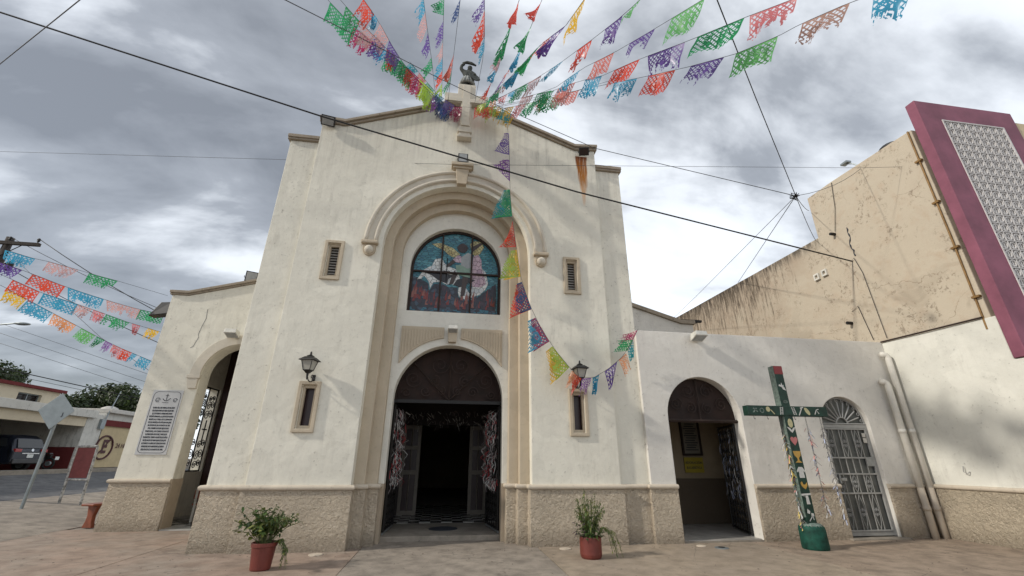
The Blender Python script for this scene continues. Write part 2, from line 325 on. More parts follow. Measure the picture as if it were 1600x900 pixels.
# ------------------------------------------------------------------ mesh helpers
class MB:
    def __init__(s): s.v = []; s.f = []
    def add(s, verts, faces):
        o = len(s.v); s.v += [tuple(p) for p in verts]; s.f += [tuple(i+o for i in f) for f in faces]; return s
    def box(s, x0, x1, y0, y1, z0, z1):
        return s.add([(x0, y0, z0), (x1, y0, z0), (x1, y1, z0), (x0, y1, z0), (x0, y0, z1), (x1, y0, z1), (x1, y1, z1), (x0, y1, z1)],
                     [(0, 3, 2, 1), (4, 5, 6, 7), (0, 1, 5, 4), (1, 2, 6, 5), (2, 3, 7, 6), (3, 0, 4, 7)])
    def prism(s, poly, y0, y1, axis='y'):
        """poly: list of (a,b) CCW; extruded along axis"""
        n = len(poly)
        P = {'y': lambda a, b, c: (a, c, b), 'x': lambda a, b, c: (c, a, b), 'z': lambda a, b, c: (a, b, c)}[axis]
        vs_ = [P(a, b, y0) for a, b in poly] + [P(a, b, y1) for a, b in poly]
        fs = [tuple(range(n)), tuple(reversed(range(n, 2*n)))] + [(i, i+n, (i+1) % n+n, (i+1) % n) for i in range(n)]
        return s.add(vs_, fs)
    def strip(s, A, B, y0, y1):
        """closed solid between two open XZ polylines A and B of equal length, extruded in y"""
        n = len(A); vs_ = []
        for y in (y0, y1):
            vs_ += [(a[0], y, a[1]) for a in A] + [(b[0], y, b[1]) for b in B]
        fs = []
        for i in range(n-1):
            fs += [(i, i+1, n+i+1, n+i), (2*n+i+1, 2*n+i, 3*n+i, 3*n+i+1), (i+1, i, 2*n+i, 2*n+i+1), (n+i, n+i+1, 3*n+i+1, 3*n+i)]
        fs += [(0, n, 3*n, 2*n), (2*n-1, n-1, 3*n-1, 4*n-1)]
        return s.add(vs_, fs)
    def tube(s, pts, r, n=6, cap=True):
        pts = [Vector(p) for p in pts]; rings = []; m = len(pts); prev = None
        for i, p in enumerate(pts):
            d = (pts[min(i+1, m-1)]-pts[max(i-1, 0)])
            if d.length < 1e-9: d = Vector((0, 0, 1))
            d.normalize()
            ref = prev if prev is not None else (Vector((0, 0, 1)) if abs(d.z) < .9 else Vector((0, 1, 0)))
            a = d.cross(ref)
            if a.length < 1e-6: a = d.cross(Vector((1, 0, 0)))
            a.normalize(); b = a.cross(d).normalized(); prev = b
            rr = r(i/(m-1)) if callable(r) else r
            rings.append([p+a*(cos(2*pi*k/n)*rr)+b*(sin(2*pi*k/n)*rr) for k in range(n)])
        vs_ = [q for R in rings for q in R]; fs = []
        for i in range(m-1):
            for k in range(n): fs.append((i*n+k, i*n+(k+1) % n, (i+1)*n+(k+1) % n, (i+1)*n+k))
        if cap: fs += [tuple(reversed(range(n))), tuple(range((m-1)*n, m*n))]
        return s.add(vs_, fs)
    def bar(s, a, b, w, d=None):
        """square bar from a to b"""
        return s.tube([a, b], w*0.7071, 4)
    def lathe(s, prof, c=(0, 0, 0), n=20, sx=1, sy=1):
        m = len(prof); vs_ = []; fs = []
        for r, z in prof:
            vs_ += [(c[0]+cos(2*pi*k/n)*r*sx, c[1]+sin(2*pi*k/n)*r*sy, c[2]+z) for k in range(n)]
        for i in range(m-1):
            for k in range(n): fs.append((i*n+k, i*n+(k+1) % n, (i+1)*n+(k+1) % n, (i+1)*n+k))
        fs += [tuple(reversed(range(n))), tuple(range((m-1)*n, m*n))]
        return s.add(vs_, fs)
    def sphere(s, c, r, n=12, m=8, sx=1, sy=1, sz=1):
        prof = [(max(1e-4, r*sin(pi*i/m)), -r*cos(pi*i/m)*sz) for i in range(m+1)]
        return s.lathe(prof, c, n, sx, sy)
    def sweep(s, path, prof):
        """path: open XY polyline walked with the outside on its right; prof: closed list of (offset, z)"""
        P = [Vector((p[0], p[1])) for p in path]; n = len(P); m = len(prof); vs_ = []; fs = []
        for i in range(n):
            ds = []
            if i > 0: ds.append((P[i]-P[i-1]).normalized())
            if i < n-1: ds.append((P[i+1]-P[i]).normalized())
            ns = [Vector((d.y, -d.x)) for d in ds]
            nn = sum(ns, Vector((0, 0)))
            if nn.length < 1e-6: nn = ns[0]
            nn.normalize(); k = 1/max(.3, nn.dot(ns[0]))
            vs_ += [(P[i].x+nn.x*k*o, P[i].y+nn.y*k*o, z) for o, z in prof]
        for i in range(n-1):
            for j in range(m): fs.append((i*m+j, (i+1)*m+j, (i+1)*m+(j+1) % m, i*m+(j+1) % m))
        fs += [tuple(range(m)), tuple(reversed(range((n-1)*m, n*m)))]
        return s.add(vs_, fs)
    def build(s, name, mat, parent=None, smooth=False, bevel=0.0, recalc=True, loc=None):
        me = bpy.data.meshes.new(name); me.from_pydata(s.v, [], s.f); me.validate()
        if recalc:
            bm = bmesh.new(); bm.from_mesh(me); bmesh.ops.recalc_face_normals(bm, faces=bm.faces); bm.to_mesh(me); bm.free()
        return link(name, me, mat, parent, smooth, bevel, loc)
def link(name, me, mat, parent=None, smooth=False, bevel=0.0, loc=None):
    if mat and not me.materials: me.materials.append(MATS[mat])
    if smooth:
        for p in me.polygons: p.use_smooth = True
    o = bpy.data.objects.new(name, me); COL.objects.link(o)
    if parent:
        o.parent = parent; o.matrix_parent_inverse = parent.matrix_basis.inverted() if parent.type == 'EMPTY' else Matrix()
    if loc: o.location = loc
    if bevel:
        b = o.modifiers.new('bevel', 'BEVEL'); b.width = bevel; b.segments = 2; b.limit_method = 'ANGLE'; b.angle_limit = radians(40)
    return o
def tag(o, label=None, cat=None, group=None, kind=None):
    if label: o['label'] = label
    if cat: o['category'] = cat
    if group: o['group'] = group
    if kind: o['kind'] = kind
    return o
def thing(name, label, cat, loc=(0, 0, 0), rz=0.0, group=None):
    o = bpy.data.objects.new(name, None); COL.objects.link(o); o.location = loc; o.rotation_euler = (0, 0, rz); o.empty_display_size = 0.2
    return tag(o, label, cat, group)
def wall(name, outer, holes, y0, y1, mat, parent=None, axis='y', bevel=0.0):
    """a wall in the XZ plane (or YZ with axis x) between y0 and y1, with real holes"""
    bm = bmesh.new(); P = (lambda a, b, c: (a, c, b)) if axis == 'y' else (lambda a, b, c: (c, a, b))
    for y in (y0, y1):
        es = []
        for loop in [outer]+holes:
            vs_ = [bm.verts.new(P(a, b, y)) for a, b in loop]
            es += [bm.edges.new((vs_[i], vs_[(i+1) % len(vs_)])) for i in range(len(vs_))]
        bmesh.ops.triangle_fill(bm, use_beauty=True, use_dissolve=False, edges=es)
    bm.verts.ensure_lookup_table(); off = 0; tot = sum(len(l) for l in [outer]+holes)
    for loop in [outer]+holes:
        n = len(loop)
        for i in range(n):
            j = (i+1) % n
            bm.faces.new((bm.verts[off+i], bm.verts[off+j], bm.verts[tot+off+j], bm.verts[tot+off+i]))
        off += n
    bmesh.ops.recalc_face_normals(bm, faces=bm.faces)
    me = bpy.data.meshes.new(name); bm.to_mesh(me); bm.free()
    return link(name, me, mat, parent, bevel=bevel)
def arc(cx, cz, r, a0, a1, n):
    return [(cx+r*cos(a0+(a1-a0)*i/n), cz+r*sin(a0+(a1-a0)*i/n)) for i in range(n+1)]
def arch_loop(cx, hw, z0, zs, n=28):
    """arched opening outline, counter-clockwise from bottom right"""
    return [(cx+hw, z0)] + arc(cx, zs, hw, 0, pi, n) + [(cx-hw, z0)]
def rect(x0, x1, z0, z1): return [(x0, z0), (x1, z0), (x1, z1), (x0, z1)]
def spiral(c, r, turns, a0, n=26, sgn=1, rend=0.12):
    return [(c[0]+cos(a0+sgn*2*pi*turns*i/n)*r*(1-(1-rend)*i/n), c[1], c[2]+sin(a0+sgn*2*pi*turns*i/n)*r*(1-(1-rend)*i/n)) for i in range(n+1)]
def text_mesh(body, size, align='CENTER', bold=0.0, ext=0.002, space=1.0):
    cu = bpy.data.curves.new('text', 'FONT'); cu.body = body; cu.size = size; cu.align_x = align; cu.align_y = 'CENTER'
    cu.extrude = ext; cu.offset = bold; cu.resolution_u = 2; cu.space_character = space
    to = bpy.data.objects.new('text', cu); COL.objects.link(to)
    dg = bpy.context.evaluated_depsgraph_get(); me = bpy.data.meshes.new_from_object(to.evaluated_get(dg))
    bpy.data.objects.remove(to); return me
def put_text(name, body, size, mat, M, parent, bold=0.0, align='CENTER', sx=1.0):
    me = text_mesh(body, size, align, bold)
    me.transform(M @ Matrix.Diagonal((sx, 1, 1, 1))); me.materials.clear()
    return link(name, me, mat, parent)
FRONT = Matrix.Rotation(radians(90), 4, 'X')                       # text facing -y
def facing_front(x, y, z): return Matrix.Translation((x, y, z)) @ FRONT
def facing_right(x, y, z): return Matrix.Translation((x, y, z)) @ Matrix.Rotation(radians(90), 4, 'Z') @ FRONT   # facing +x

# ------------------------------------------------------------------ ground, road, pavement
def gz(x): return 0.095*max(0.0, min(-9.5-x, 11.6))
def sheet(name, xs, y0, y1, dz, mat, parent=None, kind='structure', thick=0.0):
    m = MB(); vs_ = []; fs = []
    for x in xs: vs_ += [(x, y0, gz(x)+dz), (x, y1, gz(x)+dz)]
    for i in range(len(xs)-1): fs.append((2*i, 2*i+2, 2*i+3, 2*i+1))
    m.add(vs_, fs)
    o = m.build(name, mat, parent, recalc=False)
    if kind: o['kind'] = kind
    return o
sheet('ground', [-700, -21.1, -9.5, 700], -700, 900, -0.05, 'ground_dirt')
sheet('road', [-19.4, -13.8], -60, 120, 0.0, 'asphalt')
kb = MB().box(-20.5, -19.4, -60, 120, gz(-19.4)-.1, gz(-20)+0.13).build('pavement_far_side', 'sill_concrete'); kb['kind'] = 'structure'
pave = sheet('pavement', [-13.8, -9.5, 14], -40, 6, -0.02, 'pave_grey')
slabs = [(-13.8, -9.43, -16, 30, 'pave_grey'), (-9.41, -5.62, -16, 3.6, 'pave_pink'), (-5.60, -1.62, -16, 3.6, 'pave_pink'), (-1.605, 2.02, -16, 0.93, 'pave_grey'),
         (2.035, 6.95, -16, 0.0, 'pave_tan'), (6.965, 12.2, -16, 0.0, 'pave_brown')]
for x0, x1, y0, y1, mt in slabs:
    m = MB(); ny = 6
    top = []
    for (x, y) in ((x0, y0), (x1, y0), (x1, y1), (x0, y1)): top.append((x, y, gz(x)+random.uniform(-.002, .003)))
    bot = [(x, y, z-0.05) for x, y, z in top]
    m.add(top+bot, [(0, 1, 2, 3), (7, 6, 5, 4), (0, 4, 5, 1), (1, 5, 6, 2), (2, 6, 7, 3), (3, 7, 4, 0)])
    m.build('slab', mt, pave)

# ------------------------------------------------------------------ church, main block
church = thing('church', 'tall cream church front with stepped arch, stained glass and gable cross', 'church', (0, 0, 0))
zs = 6.9; R1, R2, R3 = 1.93, 1.70, 1.47
gable = [(4, 10.58), (3.37, 10.52), (0, 11.86), (-3.37, 10.52), (-4, 10.58)]
outer = [(-4, 0), (-R1, 0)] + list(reversed(arch_loop(0, R1, 0, zs)))[1:-1] + [(R1, 0), (4, 0)] + gable
sm_win = []                                                         # four slit windows (opening rectangles)
for s in (-1, 1):
    for z0, z1 in ((5.92, 6.72), (2.36, 3.18)):
        sm_win.append((s*3.083-0.15, s*3.083+0.15, z0-.055, z1+.055))
wall('front_wall', outer, [rect(*w) for w in sm_win], 0, 0.27, 'cream_plaster', church, bevel=0.012)
def ring_order(r_in, r_out, y0, y1, mat):
    o = [(-r_out, 0), (-r_in, 0)] + list(reversed(arch_loop(0, r_in, 0, zs)))[1:-1] + [(r_in, 0), (r_out, 0)] + arc(0, zs, r_out, 0, pi, 28)
    wall('arch_order', o, [], y0, y1, mat, church, bevel=0.012)
ring_order(R2, 2.25, 0.272, 0.50, 'trim'); ring_order(R3, 2.1, 0.502, 0.70, 'trim')
inner = [(-1.8, 0), (-1.345, 0)] + list(reversed(arch_loop(0, 1.345, 0, 3.1)))[1:-1] + [(1.345, 0), (1.8, 0)] + arc(0, zs, 1.8, 0, pi, 24)
wzc, wr = 6.63, 1.25
wall('recess_wall', inner, [list(reversed(arch_loop(0, wr, 5.34, wzc)))], 0.702, 1.02, 'inner_plaster', church, bevel=0.01)
# buttress blocks and the nave behind
for s in (-1, 1):
    x0, x1 = sorted((s*4.003, s*4.77))
    MB().box(x0, x1, 0.10, 3.6, 0, 9.93).build('buttress', 'cream_plaster', church, bevel=0.015)
    xa, xb = sorted((s*4.0, s*4.83))
    m = MB().box(xa if s < 0 else xa+.005, xb if s > 0 else xb-.005, 0.03, 3.65, 9.93, 9.99).box(xa if s < 0 else xa+.005, xb if s > 0 else xb-.005, 0.0, 3.68, 9.99, 10.09)
    m.build('buttress_coping', 'coping', church, bevel=0.01)
    MB().box(*sorted((s*3.85, s*4.6)), 3.62, 19, 0, 9.6).build('nave_wall', 'shaded_cream', church)
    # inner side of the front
    MB().box(*sorted((s*1.36, s*4.2)), 1.03, 1.25, 0, 9.6).build('inner_front_wall', 'shaded_cream', church)
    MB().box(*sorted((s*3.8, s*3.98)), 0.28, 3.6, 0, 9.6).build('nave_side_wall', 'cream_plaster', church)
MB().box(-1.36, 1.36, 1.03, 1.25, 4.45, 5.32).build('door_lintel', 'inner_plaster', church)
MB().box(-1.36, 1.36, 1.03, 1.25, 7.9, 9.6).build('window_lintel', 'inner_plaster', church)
MB().box(-4.6, 4.6, 19, 19.4, 0, 9.6).build('nave_back_wall', 'shaded_cream', church)
MB().add([(-4.0, .28, 9.6), (0, .28, 10.9), (4.0, .28, 9.6), (-4.6, 19.4, 9.6), (0, 19.4, 10.9), (4.6, 19.4, 9.6)], [(0, 1, 4, 3), (1, 2, 5, 4), (0, 3, 5, 2), (0, 2, 1), (3, 4, 5)]).build('nave_roof', 'coping', church)
# coping along the gable
def offset_strip(pts, lo, hi): return [(x, z+lo) for x, z in pts], [(x, z+hi) for x, z in pts]
gp = [(-4.07, 10.585), (-3.37, 10.525), (0, 11.865), (3.37, 10.525), (4.07, 10.585)]
a, b_ = offset_strip(gp, 0.0, 0.075); MB().strip(a, b_, -0.06, 0.4).build('gable_coping', 'coping', church, bevel=0.01)
a, b_ = offset_strip(gp, 0.075, 0.165); MB().strip(a, b_, -0.12, 0.42).build('gable_coping', 'coping', church, bevel=0.01)
# plinth and moulding that follow the plan of the front
HR = [(0.052, 1.10)] + [(0.05+0.048*cos(t), 1.148+0.05*sin(t)) for t in [(-pi/2+pi*i/8) for i in range(9)]] + [(-0.02, 1.198), (-0.02, 1.10)]
left_path = [(-4.775, 3.2), (-4.775, .10), (-4.0, .10), (-4.0, 0), (-R1, 0), (-R1, .27), (-R2, .27), (-R2, .50), (-R3, .50), (-R3, .70)]
right_path = [(R3, .70), (R3, .50), (R2, .50), (R2, .27), (R1, .27), (R1, 0), (4.0, 0), (4.0, .10), (4.72, .10)]
def plinth(path, parent, mat='rough_stucco'):
    MB().sweep(path, [(-0.02, -0.03), (0.058, -0.03), (0.05, 1.098), (-0.02, 1.098)]).build('plinth', mat, parent, bevel=0.012)
    MB().sweep(path, HR).build('plinth_moulding', 'plinth_trim', parent, smooth=False)
plinth(left_path, church); plinth(right_path, church)
# painted dado on the door jambs
for s in (-1, 1): MB().box(*sorted((s*1.339, s*1.466)), 0.698, 1.024, 0, 1.19).build('dado', 'dado_paint', church)
# hood mould, brackets, keystone
a0 = radians(1)
m = MB().strip(arc(0, zs, 2.05, 0, pi, 40), arc(0, zs, 2.41, 0, pi, 40), -0.035, 0.0)
hood = m.build('hood_mould', 'trim_light', church)
for r, t in ((2.11, .045), (2.36, .05)):
    MB().tube([(x, -0.045, z) for x, z in arc(0, zs, r, 0, pi, 48)], t, 8).build('roll', 'trim_light', hood, smooth=True)
for s in (-1, 1):
    cx = s*2.235
    m = MB().box(cx-.21, cx+.21, -.16, 0, 6.80, 6.90); br = m.build('bracket', 'trim', church, bevel=0.03)
    m = MB().prism([(cx-.15, 6.80)] + arc(cx, 6.66, .155, pi, 2*pi, 14) + [(cx+.15, 6.80)], -.07, 0); m.build('scallop', 'trim', br)
    MB().sphere((cx, -.08, 6.65), .115, 14, 8).build('ball', 'trim_light', br, smooth=True)
m = MB().prism([(-.125, 8.83), (.125, 8.83), (.185, 9.32), (-.185, 9.32)], -.17, 0); ks = m.build('keystone', 'trim', church, bevel=0.01)
MB().box(-.26, .26, -.21, 0, 9.32, 9.39).box(-.31, .31, -.26, 0, 9.39, 9.49).build('keystone_cap', 'trim', ks, bevel=0.015)
# cross on the gable
cr = [(-.16, 10.80), (.16, 10.80), (.16, 11.74), (.66, 11.74), (.66, 12.10), (.27, 12.10), (.27, 12.50), (-.27, 12.50), (-.27, 12.10), (-.66, 12.10), (-.66, 11.74), (-.16, 11.74)]
gc = MB().prism(cr, -.16, .26).build('gable_cross', 'trim_light', church, bevel=0.015)
MB().prism([(-.12, 10.86), (.12, 10.86), (.12, 11.76), (.6, 11.76), (.6, 11.9), (.12, 11.9), (.12, 12.44), (-.12, 12.44), (-.12, 11.9), (-.6, 11.9), (-.6, 11.76), (-.12, 11.76)], -.20, -.161).build('raised_cross', 'trim_light', gc, bevel=0.01)
MB().box(-.21, .21, -.2, 0, 10.62, 10.80).box(-.17, .17, -.17, 0, 10.50, 10.62).box(-.21, .21, -.22, 0, 10.42, 10.50).build('cross_pedestal', 'trim_light', gc, bevel=0.012)
# fluted spandrel panels
for s in (-1, 1):
    edge = arc(0, 3.1, 1.535, radians(33), radians(81.8), 18)          # follows the door arch
    poly = [(1.30, edge[0][1])] + [p for p in edge if p[0] <= 1.30] + [(0.22, 4.90), (1.30, 4.90)]
    poly = [(s*x, z) for x, z in poly]
    if s < 0: poly = list(reversed(poly))
    sp_ = MB().prism(poly, 0.652, 0.702).build('spandrel_panel', 'trim', church, bevel=0.006)
    for k in range(14):
        x = 0.30+k*0.072
        zl = max(3.1+sqrt(max(0, 1.535**2-x*x))+.05, 3.9) if x < 1.3 else 4.2
        xx = s*x
        MB().box(xx-.02, xx+.02, .638, .6525, zl, 4.83).build('flute', 'trim', sp_, bevel=0.006)
m = MB().prism([(-.10, 4.50), (.10, 4.50), (.13, 4.86), (-.13, 4.86)], 0.56, 0.702); m.build('door_keystone', 'trim', church, bevel=0.01)
# slit windows
for i, (x0, x1, z0, z1) in enumerate(sm_win):
    cx = (x0+x1)/2; z0 += .055; z1 -= .055
    fr = wall('slit_window', rect(cx-.232, cx+.232, z0-.135, z1+.135), [rect(cx-.155, cx+.155, z0-.06, z1+.06)], -0.055, 0.0, 'trim', church, bevel=0.01)
    wall('inner_frame', rect(cx-.149, cx+.149, z0-.054, z1+.054), [rect(cx-.098, cx+.098, z0+.01, z1-.01)], 0.035, 0.11, 'trim', fr)
    if z0 > 4:
        for k in range(10):
            zc = z0+.06+k*(z1-z0-.1)/9.5
            MB().add([(cx-.1, .09, zc), (cx+.1, .09, zc), (cx+.1, .135, zc+.055), (cx-.1, .135, zc+.055), (cx-.1, .096, zc-.004), (cx+.1, .096, zc-.004), (cx+.1, .141, zc+.051), (cx-.1, .141, zc+.051)],
                     [(0, 1, 2, 3), (7, 6, 5, 4), (0, 4, 5, 1), (1, 5, 6, 2), (2, 6, 7, 3), (3, 7, 4, 0)]).build('louvre_slat', 'louvre', fr)
    MB().box(cx-.149, cx+.149, .18, .2, z0-.05, z1+.05).build('pane', 'window_dark', fr)
# ---- stained glass window
sgw = wall('stained_glass_window', list(reversed(arch_loop(0, wr+.001, 5.339, wzc, 36))), [list(reversed(arch_loop(0, wr-.07, 5.40, wzc, 36)))], 0.86, 0.93, 'rusty_iron', church)
for x in (-.42, .42):
    zt = wzc+sqrt(1.2**2-x*x); MB().box(x-.022, x+.022, .85, .92, 5.38, zt).build('glazing_bar', 'rusty_iron', sgw)
MB().box(-1.2, 1.2, .853, .917, 6.54, 6.585).build('glazing_bar', 'rusty_iron', sgw)
lm = MB().prism(arch_loop(0, wr-.03, 5.37, wzc, 36), .921, .935).build('lead_backing', 'iron', sgw)
# picture laid out in window units: u across -1..1, v 0 (sill) .. 2 (crown); traced shapes of the glass picture
def W(px, py): return ((px-460)/395*1.2, 5.38+(805-py+ (px-460)*0.048)/690*2.46)     # picture sketch units -> metres
shapes = {
 'cloud': [[(110,525),(165,440),(235,405),(260,350),(320,340),(345,380),(380,410),(470,440),(500,520),(460,575),(410,560),(380,570),(330,545),(260,550),(235,600),(215,540),(170,490),(150,520)],
           [(490,590),(540,570),(590,640),(690,420),(735,460),(760,560),(735,610),(690,650),(600,680),(560,695),(500,670),(485,630)]],
 'wing': [[(215,215),(300,205),(420,250),(490,305),(430,335),(380,310),(330,270),(270,245)], [(575,210),(620,180),(690,190),(710,240),(680,290),(640,330),(600,300)]],
 'robe': [[(610,320),(660,305),(690,350),(695,420),(715,480),(740,560),(690,590),(610,585),(605,450)], [(420,350),(470,310),(520,330),(500,380),(450,375)]],
 'tunic': [[(500,330),(560,290),(605,310),(600,420),(560,430),(500,400)]],
 'skirt': [[(450,400),(520,400),(600,420),(590,510),(540,500),(470,480)]],
 'skin': [[(370,400),(420,355),(450,375),(395,415),(360,415)], [(440,450),(475,470),(440,560),(400,570),(415,520)], [(590,240),(680,195),(695,210),(620,270),(590,300)], [(520,500),(575,510),(560,580),(545,660),(510,670),(515,580)]],
 'wingd': [[(170,465),(260,450),(360,475),(440,490),(395,520),(380,560),(300,530),(230,485)], [(470,525),(560,505),(640,530),(570,560),(500,590),(440,570)]],
 'rock': [[(60,500),(110,505),(215,560),(225,620),(270,560),(340,560),(400,590),(480,590),(490,670),(560,700),(640,690),(740,620),(830,560),(840,680),(830,800),(60,790)]],
}
def pip(p, poly):
    x, y = p; c = False; n = len(poly)
    for i in range(n):
        x1, y1 = poly[i]; x2, y2 = poly[(i+1) % n]
        if (y1 > y) != (y2 > y) and x < (x2-x1)*(y-y1)/(y2-y1)+x1: c = not c
    return c
order = ['skirt', 'tunic', 'skin', 'wingd', 'robe', 'wing', 'cloud', 'rock']
WS = {k: [[W(*p) for p in pl] for pl in v] for k, v in shapes.items()}
glassc = {'sky': (.055, .20, .25), 'sky2': (.09, .26, .31), 'sky3': (.04, .15, .21), 'cloud': (.62, .64, .63), 'cloud2': (.50, .54, .56), 'wing': (.50, .46, .24), 'wing2': (.40, .34, .16), 'robe': (.48, .36, .42), 'robe2': (.40, .28, .36),
          'tunic': (.30, .32, .33), 'skirt': (.20, .30, .24), 'skin': (.05, .035, .03), 'wingd': (.022, .022, .025), 'rock': (.03, .035, .05), 'rock2': (.05, .035, .05), 'flame': (.17, .028, .025), 'flame2': (.24, .09, .07), 'hair': (.035, .022, .022), 'ground': (.05, .075, .11)}
for k, c in glassc.items(): simple('glass_'+k, c, 0.22, 0, 0.18, 7, 0.5, 0.25)
rg = random.Random(3); pieces = {}
flames = []
for k in range(58):
    fx = -1.15+2.3*rg.random(); fz = 5.5+.30*rg.random(); flames.append((fx, fz, .022+.022*rg.random(), .12+.22*rg.random()))
for k in range(12): flames.append((-1.1+.35*rg.random(), 5.75+.25*rg.random(), .035, .2+.12*rg.random()))
def classify(x, z):
    if z < 5.52: return rg.choice(['ground', 'rock'])
    for k in order:
        for pl in WS[k]:
            if pip((x, z), pl):
                if k in ('cloud', 'wing', 'robe', 'rock') and rg.random() < .35: return k+'2'
                return k
    return rg.choice(['sky', 'sky', 'sky2', 'sky3'])
# irregular pieces: every shape of the picture is cut into its own net of small panes with lead gaps
def cut_panes(shape, sx, sz, y0, kinds, seed, kx=1.0, gap=.006):
    r = random.Random(seed); xs = [p[0] for p in shape]; zs_ = [p[1] for p in shape]; sd_ = []
    z = min(zs_)-sz*.5; k = 0
    while z < max(zs_)+sz:
        x = min(xs)-sx*(.5 if k % 2 else 1)
        while x < max(xs)+sx: sd_.append((x+r.uniform(-.33, .33)*sx, z+r.uniform(-.33, .33)*sz)); x += sx
        z += sz; k += 1
    lim2 = (2.6*max(sx*kx, sz))**2
    if seed > 1: wall('lead_came', shape, [], y0+.0013, y0+.0017, 'iron', sgw)
    for i, (x0, z0) in enumerate(sd_):
        poly = [(p[0]-x0, p[1]-z0) for p in shape]
        for j, (x1, z1) in enumerate(sd_):
            dx, dz = (x1-x0)*kx, z1-z0
            if j == i or dx*dx+dz*dz > lim2: continue
            h_ = (dx*dx+dz*dz)/2; out_ = []
            for q in range(len(poly)):
                p, p2 = poly[q], poly[(q+1) % len(poly)]
                f1 = p[0]*kx*dx+p[1]*dz-h_; f2 = p2[0]*kx*dx+p2[1]*dz-h_
                if f1 <= 0: out_.append(p)
                if (f1 < 0) != (f2 < 0) and abs(f1-f2) > 1e-12: u = f1/(f1-f2); out_.append((p[0]+(p2[0]-p[0])*u, p[1]+(p2[1]-p[1])*u))
            poly = out_
            if len(poly) < 3: break
        if len(poly) < 3: continue
        ar = abs(sum(poly[q][0]*poly[(q+1) % len(poly)][1]-poly[(q+1) % len(poly)][0]*poly[q][1] for q in range(len(poly))))/2
        if ar < .00025: continue
        cx_ = sum(p[0] for p in poly)/len(poly); cz_ = sum(p[1] for p in poly)/len(poly); res = []
        for p in poly:
            dx, dz = p[0]-cx_, p[1]-cz_; l = sqrt(dx*dx+dz*dz)+1e-6; f = max(.2, 1-gap/l); res.append((x0+cx_+dx*f, z0+cz_+dz*f))
        if sum(res[q][0]*res[(q+1) % len(res)][1]-res[(q+1) % len(res)][0]*res[q][1] for q in range(len(res))) < 0: res.reverse()
        pieces.setdefault(r.choice(kinds), MB()).prism(res, y0, y0+.0012)
cut_panes(arch_loop(0, 1.215, 5.385, wzc, 24), .15, .058, .9165, ['sky', 'sky', 'sky2', 'sky3'], 1, .45)
for pl in WS['rock']: cut_panes(pl, .15, .10, .9145, ['rock', 'rock', 'rock2', 'ground'], 2)
cut_panes([(-1.2, 5.385), (1.2, 5.385), (1.2, 5.50), (.6, 5.54), (0, 5.49), (-.6, 5.53), (-1.2, 5.52)], .14, .07, .9125, ['ground', 'rock', 'sky3'], 9)
for q, pl in enumerate(WS['cloud']): cut_panes(pl, .145, .12, .9105, ['cloud', 'cloud', 'cloud', 'cloud2'], 3+q)
for q, pl in enumerate(WS['wing']): cut_panes(pl, .11, .05, .9085, ['wing', 'wing', 'wing2'], 5+q)
for q, pl in enumerate(WS['robe']): cut_panes(pl, .10, .13, .9070, ['robe', 'robe', 'robe2'], 7+q)
for k, m in pieces.items():
    o = m.build('glass_pieces', 'glass_'+k, sgw); o['kind'] = 'stuff'
# larger traced pieces: head of curls, limbs, tunic, skirt, dark wings, flames
hx, hz = W(508, 250)
MB().prism(arc(hx, hz, .15, 0, 2*pi*15/16, 15), .895, .8965).build('glass_head', 'glass_hair', sgw)
for nm, mt, dd in (('tunic', 'tunic', .003), ('skirt', 'skirt', .002), ('skin', 'skin', .004), ('wingd', 'wingd', .0)):
    for pl in WS[nm]: wall('glass_figure_piece', pl, [], .9045-dd*1.6, .9055-dd*1.6, 'glass_'+mt, sgw)
for fx, fz, fw, fh in flames:
    pl = [(fx-fw, fz), (fx+fw, fz), (fx+fw*.7, fz+fh*.35), (fx+fw*.9, fz+fh*.55), (fx+.02, fz+fh), (fx-fw*.1, fz+fh*.6), (fx-fw*.8, fz+fh*.45)]
    fy = .9095-rg.random()*.006; MB().prism(pl, fy, fy+.0004).build('glass_flame', rg.choice(['glass_flame', 'glass_flame', 'glass_flame2', 'glass_rock2']), sgw)
MB().bar((W(372, 340)[0], .90, W(372, 340)[1]), (W(372, 540)[0], .90, W(372, 540)[1]), .016).bar((W(345, 455)[0], .90, W(345, 455)[1]), (W(400, 458)[0], .90, W(400, 458)[1]), .014).build('glass_sword', 'iron', sgw)
# ---- main doorway: threshold, floor, tympanum grille, gates
MB().box(-1.62, 1.62, 0.94, 1.5, -.04, 0.10).build('threshold', 'sill_concrete', church, bevel=0.015)
MB().box(-1.42, 1.42, 1.03, 1.10, 3.02, 3.10).build('transom', 'iron', church)
MB().prism(arch_loop(0, 1.40, 3.1, 3.1, 24), 1.17, 1.20).build('tympanum_panel', 'tympanum_panel', church)
tg = MB().tube([(x, 1.08, z) for x, z in arc(0, 3.1, 1.33, 0, pi, 30)], .02, 5)
tg.bar((0, 1.08, 3.1), (0, 1.08, 4.42), .035)
for s in (-1, 1):
    tg.bar((0, 1.08, 3.1), (s*.95, 1.08, 4.03), .03)
    for c, r, tn, a in (((s*.27, 1.08, 4.0), .24, 1.8, pi if s > 0 else 0), ((s*.93, 1.08, 3.62), .22, 1.8, pi if s > 0 else 0), ((s*.38, 1.08, 3.58), .15, 1.6, pi/2), ((s*.6, 1.08, 3.32), .14, 1.6, 0), ((s*1.08, 1.08, 3.27), .12, 1.6, pi), ((s*.2, 1.08, 3.33), .12, 1.5, pi/2)):
        tg.tube(spiral(c, r, tn, a, 26, s), .013, 5)
tg.build('tympanum_grille', 'rusty_iron', church)
